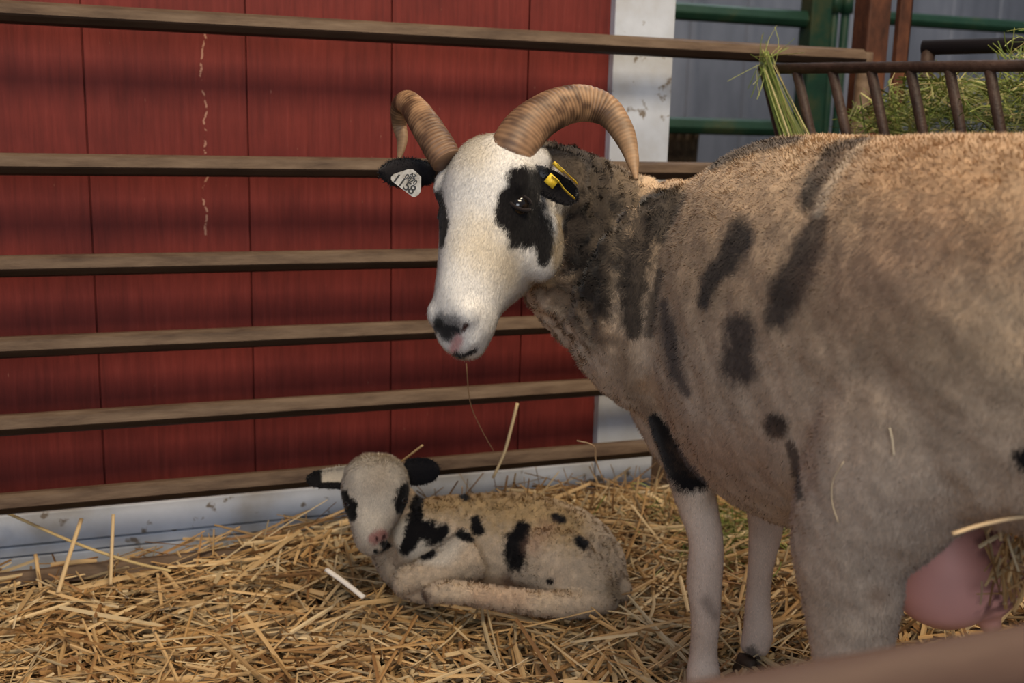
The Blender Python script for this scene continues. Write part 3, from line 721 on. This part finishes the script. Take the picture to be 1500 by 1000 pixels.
BLK = (0.010, 0.009, 0.010); CHAR = (0.035, 0.029, 0.026); CREAM = (0.62, 0.53, 0.41)
EMARKS = [
 # neck wool
 ([(825, 205, 36), (865, 245, 52), (876, 320, 54), (872, 385, 54), (866, 425, 34)], (0.105, 0.082, 0.060), 1, .45),
 ([(905, 268, 34), (903, 310, 34), (897, 370, 26)], (0.14, 0.108, 0.078), .9, .7),
 ([(838, 310, 22), (848, 370, 26), (862, 420, 26), (880, 460, 20)], (0.030, 0.024, 0.021), .92, .9), ([(885, 300, 14), (884, 400, 16)], (0.04, 0.032, 0.027), .7, 1.2),
 ([(812, 425, 22), (845, 462, 18), (880, 495, 18)], (0.17, 0.12, 0.08), .85, 1), ([(905, 500, 24), (925, 560, 20), (950, 600, 12)], (0.33, 0.235, 0.16), .8, 1.2),
 ([(905, 330, 10), (908, 420, 10), (915, 480, 8)], (0.38, 0.30, 0.22), .6, 1.3),
 # stripes on the shoulder
 ([(1005, 247, 20), (955, 300, 27), (934, 370, 26), (927, 430, 23), (928, 482, 14)], (.040, .033, .029), .95, .7),
 ([(1018, 238, 16), (985, 290, 20), (968, 345, 13)], (.045, .038, .033), .9, .8),
 ([(968, 400, 8), (958, 440, 9), (952, 485, 8)], (0.06, .048, .040), .8, .9),
 ([(974, 445, 10), (982, 500, 18), (992, 545, 16), (1005, 572, 8)], (0.085, 0.066, 0.062), .88, .9),
 ([(1086, 346, 25), (1066, 380, 22), (1043, 405, 15), (1032, 440, 13)], (.040, .033, .031), .95, .7),
 ([(1085, 482, 25), (1083, 538, 26)], (0.055, 0.042, 0.040), .93, .75),
 ([(1050, 232, 16), (1105, 214, 22), (1160, 208, 18)], (0.080, 0.066, 0.058), .88, .8),
 ([(1268, 200, 14), (1225, 226, 23), (1194, 268, 23), (1184, 295, 15)], (.042, .035, .031), .92, .7),
 ([(1200, 322, 14), (1180, 375, 27), (1155, 425, 31), (1140, 460, 21)], (0.052, 0.041, 0.037), .92, .8),
 ([(1137, 622, 18)], CHAR, 1, .5), ([(1158, 650, 8), (1168, 690, 9), (1174, 728, 6)], (0.055, .045, .04), .9, .6),
 ([(962, 618, 14), (980, 652, 24), (1004, 688, 30), (1028, 700, 20)], BLK, 1, .3),
 ([(1500, 672, 17)], BLK, 1, .4),
 ([(1440, 340, 42), (1490, 380, 46)], (0.20, 0.13, 0.09), .55, 1.4),
 # pale ridge before the hip and pinkish / rusty staining of the fleece
 ([(1265, 215, 9), (1225, 258, 9), (1200, 310, 8)], (0.50, 0.44, 0.36), .8, 1),
 ([(1330, 250, 90), (1400, 260, 90)], (0.40, 0.225, 0.11), .55, 1.6),
 ([(1250, 420, 60), (1330, 380, 70)], (0.42, 0.25, 0.17), .4, 1.6),
 ([(1020, 660, 40), (1100, 680, 50)], (0.45, 0.27, 0.17), .5, 1.5),
 ([(950, 560, 14), (985, 610, 16)], (0.42, 0.26, 0.14), .6, 1.2),
 # head
 ([(700, 350, 34), (750, 400, 26)], (0.66, 0.54, 0.34), .55, 1.6),
 ([(765, 268, 24), (765, 305, 36), (770, 335, 30)], BLK, 1, .22), ([(745, 290, 18), (742, 318, 16)], BLK, 1, .22),
 ([(790, 330, 22), (800, 360, 17), (797, 380, 9)], BLK, 1, .22), ([(790, 265, 20)], BLK, 1, .3), ([(758, 352, 10)], BLK, 1, .25),
 ([(620, 262, 16), (624, 290, 14), (632, 325, 11), (639, 358, 5)], BLK, 1, .25),
 ([(818, 318, 6), (820, 350, 9), (818, 385, 11), (800, 412, 9)], (0.50, 0.40, 0.26), .85, .9),
 ([(690, 215, 34)], (0.52, 0.45, 0.33), .6, 1.2),
 ([(645, 462, 8), (660, 474, 17)], (0.13, 0.13, 0.135), .85, .8), ([(655, 487, 13), (642, 478, 9), (670, 482, 6)], (0.016, 0.016, 0.018), .95, .5),
 ([(642, 470, 8)], (0.02, .02, .02), .9, .5),
 ([(672, 496, 8), (665, 508, 8)], (0.62, 0.32, 0.32), .85, .9),
 ([(684, 473, 4.5), (679, 481, 3.5)], (0.06, 0.022, 0.018), 1, .6),
 ([(658, 515, 3.0), (677, 519, 4.6), (697, 511, 3.6)], (0.015, 0.012, 0.012), 1, .4),
 # brown and dark patches on the hind leg and forelegs
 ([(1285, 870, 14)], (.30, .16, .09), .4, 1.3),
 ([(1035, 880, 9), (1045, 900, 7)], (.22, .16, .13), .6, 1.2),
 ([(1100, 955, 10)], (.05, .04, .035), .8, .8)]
EM_cache = {}
def ewe_col(P, Nn):
    n = len(P); hw = head_w(P)[:, None]; lw = leg_w(P)[:, None]
    t1 = vn(P, .09, 41)*.5+vn(P, .035, 42)*.3+vn(P, .012, 43)*.2
    base = np.array((0.58, 0.43, 0.29))*(1+0.24*t1[:, None])
    cold = np.array((0.68, 0.575, 0.475))*(1+0.20*t1[:, None])
    zf = np.clip((0.60-P[:, 2])/0.15, 0, 1)[:, None]*.8
    base = base*(1-zf)+cold*zf
    legc = np.array((0.76, 0.62, 0.52))*(1+0.15*t1[:, None])
    base = base*(1-lw*.85)+legc*lw*.85
    headc = np.array((0.78, 0.765, 0.735))*(1+0.06*t1[:, None])
    base = base*(1-hw)+headc*hw
    return marks(ebody, P, base, EMARKS, 7, .35, .014)
def ewe_hair(P, nn, density=False):
    hw, nw, lw = head_w(P), neck_w(P), leg_w(P)
    if density: return 1+1.2*hw+0.3*nw
    L = .0052*(1-hw)+.0046*hw; L = L*(1-.25*lw)+.0008*nw
    down = np.array([0, 0, -1.0]); fall = np.where(hw[:, None] > .5, Dh*0.9+Lh*0.0, down)
    cl = np.stack([vn(P, .011, 51), vn(P, .011, 52), vn(P, .011, 53)], 1)
    cl2 = np.stack([vn(P, .035, 54), vn(P, .035, 55), vn(P, .035, 56)], 1)
    cur = 0.24*(1-hw)+1.1*nw+.02
    tan = fall-np.einsum('ij,ij->i', fall, nn)[:, None]*nn
    lie = 0.75*(1-hw-nw).clip(0, 1)+1.9*hw+.1*nw+.9*lw
    D = nn*0.42+tan*lie[:, None]+cl*cur[:, None]+cl2*(0.20*(1-hw))[:, None]
    return L, D, .00065*(1-hw)+.0005*hw+.00015*nw, .26+.0*hw
furred('body', ebody, ewe_col, ewe_hair, 520000, ewe, 5)

def on_ewe(pts): 
    out_ = []
    for x_, y_ in pts: h = ebody.hit(x_, y_); out_.append((x_, y_, float((h-CP)@FW)-.006))
    return out_
stalk('straw_stalk', on_ewe([(1303, 626), (1307, 645), (1309, 667)]), 0.0022, (0.72, 0.62, 0.45), 'tiny pale straw fleck stuck on the ewe flank above the hind leg')
stalk('straw_stalk', on_ewe([(1236, 676), (1220, 704), (1219, 735), (1228, 766)]), 0.0012, (0.66, 0.55, 0.38), 'thread-thin bent straw clinging to the ewe thigh')
# horns
def horn(path, rad, name_seed, rings_n, k=36, n=260, twist=0.0):
    Pth = cat_rom(np.array(path, float), n); R_ = cat_rom(np.array(rad, float)[:, None], n)[:, 0]
    t = np.linspace(0, 1, n); T = unit(np.gradient(Pth, axis=0))
    U = unit(np.cross(T, FW)); W_ = np.cross(T, U)
    th = np.linspace(0, 2*math.pi, k, endpoint=False)
    dist = np.concatenate([[0], np.cumsum(np.linalg.norm(np.diff(Pth, axis=0), axis=1))])
    ph = dist[:, None]/0.0052*2*math.pi + 0.9*np.sin(th+1)[None, :] + (1.6*vn(Pth, .012, name_seed+5))[:, None]
    rid = np.sin(ph)*0.5+0.5
    amp = (0.0009*np.clip(1.15-t*1.2, 0, 1)*(1+.7*vn(Pth, .01, name_seed+6)))[:, None]
    prof = 1+0.10*np.cos(2*th)[None, :]
    rr = R_[:, None]*prof+amp*(rid-0.6)+0.0008*vn(Pth, .02, name_seed)[:, None]
    Rg = Pth[:, None, :]+U[:, None, :]*(rr*np.cos(th))[:, :, None]+W_[:, None, :]*(rr*np.sin(th))[:, :, None]
    V, Q, T3 = rings(Rg)
    nz = vn(V, .007, name_seed+2)*.5+vn(V*[1, 1, .4], .018, name_seed+3)*.7
    tt = np.concatenate([np.repeat(t, k), [0, 1]]); r2 = np.concatenate([rid.ravel(), [0, 0]])
    c1 = np.array((0.070, 0.038, 0.021)); c2 = np.array((0.36, 0.215, 0.115)); c3 = np.array((0.36, 0.23, 0.13))
    mixv = np.clip(0.42*r2+1.0*nz+0.24, 0, 1)[:, None]
    C = c1*(1-mixv)+c2*mixv; e = np.clip((tt-.6)/.3, 0, 1)[:, None]*.6; C = C*(1-e)+c3*e
    bs = np.clip(1.1-tt/.38, 0, 1)[:, None]*.62; C = C*(1-bs)+np.array((.13, .075, .05))*bs
    g = Geo(); g.add(V, Q, T3, C); return g.build('horn', M_horn, ewe)
horn([at(743, 243, 1.215), at(752, 216, 1.212), at(776, 184, 1.225), at(812, 160, 1.245), at(852, 151, 1.262), at(888, 162, 1.265), at(911, 191, 1.255), at(924, 225, 1.24), at(932, 263, 1.22)],
     [.0225, .0235, .0232, .0215, .0195, .0165, .0125, .0085, .0020], 61, 20)
horn([at(655, 236, 1.225), at(641, 212, 1.235), at(625, 186, 1.255), at(609, 162, 1.28), at(596, 149, 1.305), at(587, 156, 1.33), at(585, 182, 1.35), at(589, 205, 1.345), at(584, 236, 1.33)],
     [.0165, .0170, .0162, .0145, .0130, .0115, .0090, .0065, .0018], 71, 20)

# eyes: dark ball with lids
def eye(body_parent, c, r, out, dn, side, lidcol):
    g = Geo(); g.add(*ball(c, r, 32, 20)); e = g.build('eye', M_eye, body_parent)
    for sgn, nm in ((-1, 'eyelid'), (1, 'eyelid')):
        t = np.linspace(-1.25, 1.25, 16); arc = []
        for a_ in t:
            arc.append(c+out*(r*0.80*math.cos(a_*0.55))+side*(r*1.02*math.sin(a_))+dn*(sgn*r*(0.58*math.cos(a_)+.03)))
        rr = np.full(16, r*0.15); rr[0] = rr[-1] = r*.1
        V, Q, T3 = tube(arc, rr, 10, 24, upv=out); gg = Geo(); gg.add(V, Q, T3, np.array(lidcol)); gg.build(nm, M_fur, e)
for sg, pxy in ((1, (759, 301)), (-1, None)):
    if pxy: h = ebody.hit(*pxy); c = h-unit(ray(*pxy))*-0.0085
    else: q = ebody.hit(759, 301)-O_h; c = O_h+Dh*(q@Dh)-Lh*(q@Lh-.009)+Nn_*(q@Nn_-.003)
    out = unit(Lh*sg*0.8+Nn_*0.6); side = unit(np.cross(Dh, out))
    eye(ewe, c, .0125, out, Dh, side, (0.016, 0.012, 0.012))
# ears
def leaf(base, tip, wdir, width, cup, col_, n=16, k=12, thick=.0025, wprof=None):
    base, tip = np.asarray(base), np.asarray(tip); ax = tip-base; L_ = np.linalg.norm(ax); ax = ax/L_
    wd = unit(wdir-(wdir@ax)*ax); nr = np.cross(ax, wd); t = np.linspace(0, 1, n)
    wp = np.interp(t, [0, .15, .45, .75, .92, 1], wprof or [.45, .75, 1, .85, .5, .12])*width/2
    V = []
    for s_ in (1, -1):
        for i_, tt in enumerate(t):
            for j_ in np.linspace(-1, 1, k):
                V.append(base+ax*L_*tt+wd*wp[i_]*j_+nr*(cup*(j_*j_)*(1-tt*.5)+s_*thick*(1-j_*j_)))
    V = np.array(V); i_ = np.arange(n-1)[:, None]*k+np.arange(k-1)[None, :]
    Q1_ = np.stack([i_, i_+1, i_+k+1, i_+k], -1).reshape(-1, 4); Q2_ = Q1_[:, ::-1]+n*k
    return V, np.vstack([Q1_, Q2_])
def furry_ear(root, nm, V, Q, colfn, seed, n, L_, parent_loc):
    # closed leaf -> triangles -> hairs
    T3 = np.vstack([Q[:, [0, 1, 2]], Q[:, [0, 2, 3]]]); half = len(V)//2
    b = Body.__new__(Body); b.P, b.I = V, T3
    N1 = vnormals(V, T3); cen = V[:half]-V[half:]
    b.N = N1
    def hf(P, nn, density=False):
        if density: return np.ones(len(P))
        return np.full(len(P), L_), nn*.5+np.array([0, 0, -.2])+0*P, np.full(len(P), .0009), np.full(len(P), .4)
    return furred(nm, b, colfn, hf, n, root, seed)
blackfn = lambda P, nn: np.tile(np.array((0.011, 0.010, 0.012)), (len(P), 1))
V, Q = leaf(at(637, 248, 1.265), at(556, 251, 1.255), UP*1.0+FW*.3, .040, .010, None)
ear_r = furry_ear(ewe, 'ear', V, Q, blackfn, 81, 5000, .005, None)
V, Q = leaf(at(782, 254, 1.215), at(846, 292, 1.20), UP*.75+RT*.55-FW*.25, .030, .010, None, wprof=[.6, .9, 1, .95, .75, .3])
ear_l = furry_ear(ewe, 'ear', V, Q, lambda P, nn: np.where((np.linalg.norm(P-at(789, 252, 1.2), axis=1) < .011)[:, None], np.array((.16, .16, .17)), np.array((0.011, 0.010, 0.012))), 82, 5000, .0045, None)
# white tag with its numbers in the viewer-left ear
def text_tris(txt, size):
    cu = bpy.data.curves.new('t', 'FONT'); cu.body = txt; cu.size = size; cu.extrude = 0.0002; cu.align_x = 'CENTER'; cu.align_y = 'CENTER'; cu.offset = 0.00018
    o = bpy.data.objects.new('t', cu); S.collection.objects.link(o)
    dg = bpy.context.evaluated_depsgraph_get(); dg.update(); ev = o.evaluated_get(dg); m = ev.to_mesh(); m.calc_loop_triangles()
    V = np.empty(len(m.vertices)*3, np.float32); m.vertices.foreach_get('co', V)
    T = np.empty(len(m.loop_triangles)*3, np.int32); m.loop_triangles.foreach_get('vertices', T)
    ev.to_mesh_clear(); bpy.data.objects.remove(o); bpy.data.curves.remove(cu)
    return V.reshape(-1, 3), T.reshape(-1, 3)
tc = at(597, 268, 1.235); tx = unit(RT*.80-UP*.58+FW*.05); tn = unit(-FW-0.15*RT); ty = unit(np.cross(tn, tx)); tn = np.cross(tx, ty)
outl = np.array([at(*p, 1.235) for p in ((573, 259), (577, 255), (598, 248), (605, 248), (611, 253), (617, 259), (616.5, 280), (613, 285), (608, 288.5), (604, 288), (575, 266), (573, 263))])
outl = np.array([tc+tx*((p-tc)@tx)+ty*((p-tc)@ty) for p in outl])
V, Q, T3 = rings(np.array([outl-tn*.0008, outl+tn*.0008])); n0 = len(V)
VV = [V]; TT = [np.vstack([T3, Q[:, [0, 1, 2]], Q[:, [0, 2, 3]]])]; mi = [np.zeros(len(TT[0]))]
for txt, size, dx, dy in (('115', .0150, -.0055, -.0035), ('8', .0150, .0085, -.0035), ('0870', .0078, .001, .0055), ('AZ', .0055, .0005, .0110)):
    tv, tt = text_tris(txt, size); tv = tc+tx*(tv[:, 0:1]+dx)+ty*(tv[:, 1:2]+dy)+tn*(tv[:, 2:3]+.0011)
    TT.append(tt+sum(len(v) for v in VV)); VV.append(tv); mi.append(np.ones(len(tt)))
o = npmesh('ear_tag', np.vstack(VV), [np.vstack(TT)], [M_tag, M_ink], ear_r, smooth=False, matidx=np.concatenate(mi))
o['label'] = 'dirty white ear tag printed 0870 and 1158'
# yellow tag in the other ear: two thin blades and a square stud
g = Geo()
def blade(pts, w, Z):
    P = cat_rom(np.array([at(*p) for p in pts]), 12); Kk = np.column_stack([P, np.full(12, w[0]), np.full(12, w[0]), np.linspace(w[1], w[2], 12)]); return loft(Kk, 12, 8, upv=RT*.7+UP*.7)
g.add(*blade([(816, 240, 1.19), (824, 249, 1.19), (834, 258, 1.19), (845, 268, 1.185)], (.0006, .006, .006), 1))
g.add(*blade([(811, 238, 1.19), (817, 244, 1.19), (825, 251, 1.19)], (.0022, .004, .004), 1))
g.add(*blade([(808, 258, 1.178), (818, 266, 1.178), (828, 279, 1.178), (842, 291, 1.175)], (.0006, .006, .006), 1))
g.add(*box((-.0062, -.0058, -.001), (.0062, .0058, .001), [unit(RT*.75-UP*.65), unit(RT*.6+UP*.75), unit(-FW+RT*.2)], at(808, 265, 1.176)))
o = g.build('ear_tag', M_yel, ear_l); o['label'] = 'yellow plastic two-bladed ear tag'
# udder
uc = at(1383, 850, 1.055)
up_ = [loft([K(uc+UP*.070, .045, .045, .045), K(uc+UP*.03, .052, .052, .050), K(uc-UP*.01, .050, .050, .048), K(uc-UP*.034, .036, .036, .036), K(uc-UP*.047, .010, .010, .010)], 40, 30, upv=(0, 1, 0)),
       ball(uc+RT*.035+UP*.01-FW*.005, (.036, .04, .05)), loft([K(uc+RT*.040-UP*.028, .012, .012, .014), K(uc+RT*.047-UP*.050-FW*.004, .009, .009, .010)], 8, 14, upv=(0, 1, 0))]
UPp, UI = remesh(up_, .004, 8); ub = Body(UPp, UI)
def ucol(P, nn):
    c = np.tile(np.array((0.72, 0.37, 0.33)), (len(P), 1))*(1+.12*vn(P, .02, 91)[:, None])
    q = P-uc; m = np.clip((q@RT-0.004+.02*vn(P, .018, 92))/.02, 0, 1)*np.clip((q@UP+.035)/.02, 0, 1)*np.clip(vn(P, .007, 93)*1.8+.6, 0, 1)
    c = c*(1-m[:, None]*.85)+np.array((.07, .025, .028))*m[:, None]*.85
    m = np.clip((q@UP-.045)/.03, 0, 1)[:, None]; c = c*(1-m)+np.array((.30, .17, .13))*m
    m = np.clip((-.030-q@UP)/.015, 0, 1)[:, None]*.5; return c*(1-m)+np.array((.48, .24, .12))*m
o = npmesh('udder', UPp, [UI], colmat('udder_skin', .5, .35), ewe, col=ucol(UPp, ub.N))
# hooves
def hoof(parent, c, fwd, r, hgt_, m_=M_hoof):
    fwd = unit(np.array([fwd[0], fwd[1], 0])); sd = np.array([-fwd[1], fwd[0], 0]); g = Geo()
    for sg in (-1, 1):
        Rg = []
        for t, f_, w in ((0, .95, .48), (.3, 1.1, .5), (1.0, 1.45, .52)):
            th = np.linspace(0, 2*math.pi, 16, endpoint=False)
            Rg.append([c+np.array([0, 0, -hgt_*t])+sd*sg*r*.5+fwd*(r*.25*t)+fwd*math.cos(a_)*r*f_*(1 if math.cos(a_) > 0 else .8)+sd*math.sin(a_)*r*w for a_ in th])
        g.add(*rings(np.array(Rg)))
    return g.build('hoof', m_, parent)
for c_, f_ in ((at(1031, 1010, 1.37), (-.1, 1)), (at(1102, 960, 1.44), (-.3, 1)), (np.array((.631, .776, .046)), (0, 1)), (np.array((.839, .726, .046)), (0, 1))): hoof(ewe, c_, f_, .0165, .034)

# ================================================================== the lamb
lamb = empty('lamb', (0.55, 1.50, 0.03), 'small white lamb with black patches lying curled on the straw below the rails', 'lamb')
aL, pL = math.radians(8), math.radians(16)
NhL = -math.cos(aL)*FW-math.sin(aL)*RT; LL = math.cos(aL)*RT-math.sin(aL)*FW
roll = math.radians(3)
DL = math.cos(pL)*(-UP)+math.sin(pL)*NhL; NL = math.cos(pL)*NhL+math.sin(pL)*UP
DL, LL = unit(DL*math.cos(roll)-LL*math.sin(roll)*-0.0), LL
OL = at(551, 678, 1.60)
lp = [head_loft(OL, DL, LL, NL, [(-.010, .020, .010, -.022), (0, .036, .022, -.040), (.014, .045, .034, -.052), (.032, .0485, .037, -.058), (.052, .047, .031, -.060), (.070, .041, .027, -.056), (.088, .032, .028, -.048), (.104, .0255, .028, -.036), (.117, .022, .022, -.026), (.127, .015, .009, -.020), (.133, .005, .002, -.010)], 50, 32, .8)]
def kL(x, y, Z, rv, rd_, rh): return (*at(x, y, Z), rv, rd_, rh)
lp.append(loft([kL(555, 725, 1.65, .040, .04, .035), kL(572, 752, 1.66, .048, .045, .042), kL(598, 785, 1.665, .055, .05, .055), kL(640, 795, 1.67, .062, .06, .062)], 30, 26))
lp.append(loft([kL(572, 800, 1.63, .030, .030, .030), kL(592, 795, 1.64, .050, .045, .050), kL(635, 792, 1.66, .066, .060, .062), kL(700, 797, 1.67, .077, .070, .068), kL(770, 803, 1.67, .083, .075, .074), kL(835, 820, 1.655, .076, .07, .074), kL(880, 842, 1.64, .052, .05, .058), kL(905, 858, 1.635, .022, .022, .025)], 60, 34))
# haunch, folded hind leg, folded foreleg, far foreleg
lp.append(loft([kL(770, 815, 1.63, .045, .045, .045), kL(815, 832, 1.60, .062, .055, .045), kL(860, 855, 1.59, .045, .045, .04), kL(893, 872, 1.59, .026, .024, .026)], 30, 26))
lp.append(loft([kL(896, 868, 1.59, .022, .022, .022), kL(860, 882, 1.56, .021, .021, .02), kL(800, 884, 1.54, .0175, .0175, .017), kL(730, 876, 1.53, .0155, .0155, .015), kL(672, 868, 1.53, .0155, .0155, .0155), kL(638, 868, 1.535, .014, .014, .014), kL(622, 872, 1.54, .010, .010, .010)], 50, 20))
lp.append(loft([kL(695, 812, 1.60, .045, .040, .035), kL(655, 830, 1.585, .034, .032, .028), kL(618, 842, 1.57, .023, .023, .022), kL(592, 852, 1.565, .018, .018, .018), kL(600, 864, 1.57, .013, .013, .013), kL(640, 872, 1.58, .012, .012, .012)], 40, 20))
lp.append(loft([kL(575, 800, 1.66, .035, .035, .035), kL(590, 835, 1.66, .030, .030, .03), kL(610, 855, 1.65, .02, .02, .02)], 16, 16, upv=(0, 1, 0)))
lp.append(ball(at(903, 862, 1.63), (.022, .022, .024)))
LP, LI = remesh(lp, .0038, 7)
Ln = vnormals(LP, LI)
def lhead_w(P):
    q = P-OL; return np.clip((q@NL+.045)/.008+.5, 0, 1)*np.clip((.155-np.linalg.norm(P-(OL+DL*.06), axis=1))/.02, 0, 1)*np.clip((.150-q@DL)/.01, 0, 1)
LP = LP+Ln*((1-lhead_w(LP))*(.0010*vn(LP, .012, 101)+.0007*vn(LP, .006, 102)))[:, None]
lbody = Body(LP, LI)
LM = [([(630, 735, 22), (700, 730, 36), (780, 745, 40), (830, 770, 30)], (0.52, 0.36, 0.17), .85, 1.2),
 ([(610, 735, 10), (608, 765, 13), (602, 790, 12), (593, 803, 9)], BLK, 1, .3), ([(622, 775, 16), (640, 783, 15), (652, 775, 8)], BLK, 1, .3),
 ([(680, 729, 8)], BLK, 1, .4), ([(696, 762, 7), (700, 776, 10)], BLK, 1, .35), ([(677, 783, 7), (688, 788, 7)], BLK, 1, .4), ([(635, 810, 6), (622, 815, 5)], BLK, 1, .4),
 ([(765, 775, 13), (757, 795, 18), (756, 820, 16)], BLK, 1, .3), ([(812, 757, 6), (822, 762, 7)], BLK, 1, .4), ([(846, 792, 7), (854, 798, 8)], BLK, 1, .4), ([(806, 850, 5)], BLK, 1, .3),
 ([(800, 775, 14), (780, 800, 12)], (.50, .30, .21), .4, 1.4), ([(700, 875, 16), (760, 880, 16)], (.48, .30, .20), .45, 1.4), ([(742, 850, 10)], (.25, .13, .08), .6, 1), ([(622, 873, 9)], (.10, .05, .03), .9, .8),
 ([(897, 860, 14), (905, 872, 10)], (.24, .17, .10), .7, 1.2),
 # face
 ([(506, 722, 7), (514, 740, 10), (518, 754, 7)], BLK, 1, .25), ([(592, 712, 8), (588, 730, 12), (586, 742, 9)], BLK, 1, .25),
 ([(549, 786, 8), (560, 782, 8)], (.46, .21, .19), .9, .8), ([(561, 794, 6), (568, 797, 6)], BLK, 1, .3), ([(550, 804, 3.5), (560, 805, 4), (570, 797, 4)], BLK, 1, .3), ([(551, 785, 2), (552, 788, 2)], (.08, .03, .03), 1, .5), ([(562, 782, 2), (561, 785, 2)], (.08, .03, .03), 1, .5),
 ([(555, 700, 18)], (.48, .36, .24), .45, 1.4)]
def lamb_col(P, nn):
    t1 = vn(P, .05, 111)*.5+vn(P, .015, 112)*.5
    b = np.array((0.62, 0.50, 0.37))*(1+.16*t1[:, None]); hw = lhead_w(P)[:, None]
    b = b*(1-hw)+np.array((.70, .63, .53))*(1+.06*t1[:, None])*hw
    return marks(lbody, P, b, LM, 107, .4, .007)
def lamb_hair(P, nn, density=False):
    hw = lhead_w(P)
    if density: return 1+.6*hw
    cl = np.stack([vn(P, .0065, 121), vn(P, .0065, 122), vn(P, .0065, 123)], 1)
    fall = DL*hw[:, None]+np.array([0, 0, -1.0])*(1-hw)[:, None]; tan = fall-np.einsum('ij,ij->i', fall, nn)[:, None]*nn
    return .0048+.0016*hw*np.clip(1-(P-OL)@DL/.07, 0, 1), nn*.7+tan*(.35+.8*hw)[:, None]+cl*(.9-.6*hw)[:, None], np.full(len(P), .0006), np.full(len(P), .30)
furred('body', lbody, lamb_col, lamb_hair, 230000, lamb, 6)
def lear(V, Q, fn, sd): return furry_ear(lamb, 'ear', V, Q, fn, sd, 4000, .005, None)
V, Q = leaf(at(592, 692, 1.615), at(643, 688, 1.60), UP, .040, -.006, None, wprof=[.7, 1, 1, .85, .55, .15]); lear(V, Q, blackfn, 131)
V, Q = leaf(at(512, 698, 1.615), at(449, 702, 1.62), UP+RT*.2, .034, -.006, None, wprof=[1, 1, .9, .75, .5, .15]); tipb = at(449, 702, 1.62)
lear(V, Q, lambda P, nn: np.where((((P-tipb)@RT < .024)|((P-tipb)@UP < -.003))[:, None], np.array(BLK), np.array((.60, .53, .42))), 132)
for pxy in ((590, 733), (511, 740)):
    h = lbody.hit(*pxy); sg = 1 if pxy[0] > 550 else -1
    out = unit(LL*sg*.7+NL*.7); eye(lamb, h+ray(*pxy)*.0035, .0062, out, DL, unit(np.cross(DL, out)), (.02, .016, .016))

# ------------------------------------------------------------------ near fence between camera and pen
hN = 0.228; FYY = 0.357
zf = 0.75-hN
fa = aty(1060, 1000, FYY); fb = aty(1500, 925, FYY)
nf = empty('metal_gate', (0.4, FYY, 0), 'blurred brown tube rail close to the camera at the lower right', 'gate')
rail_z = (atz(1280, 960, zf-0.0)[2]) - .0165
g = Geo(); g.add(*tube([(0.0-1.2, FYY, zf-.018), (1.9, FYY, zf-.018)], .018, 24)); g.build('rail', M_front, nf)
for z in (.33, .16): g = Geo(); g.add(*tube([(-1.2, FYY, z), (1.9, FYY, z)], .018, 24)); g.build('rail', M_front, nf)
for x in (-1.2, 1.9): g = Geo(); g.add(*tube([(x, FYY, -.06), (x, FYY, .56)], .02, 16)); g.build('upright', M_front, nf)
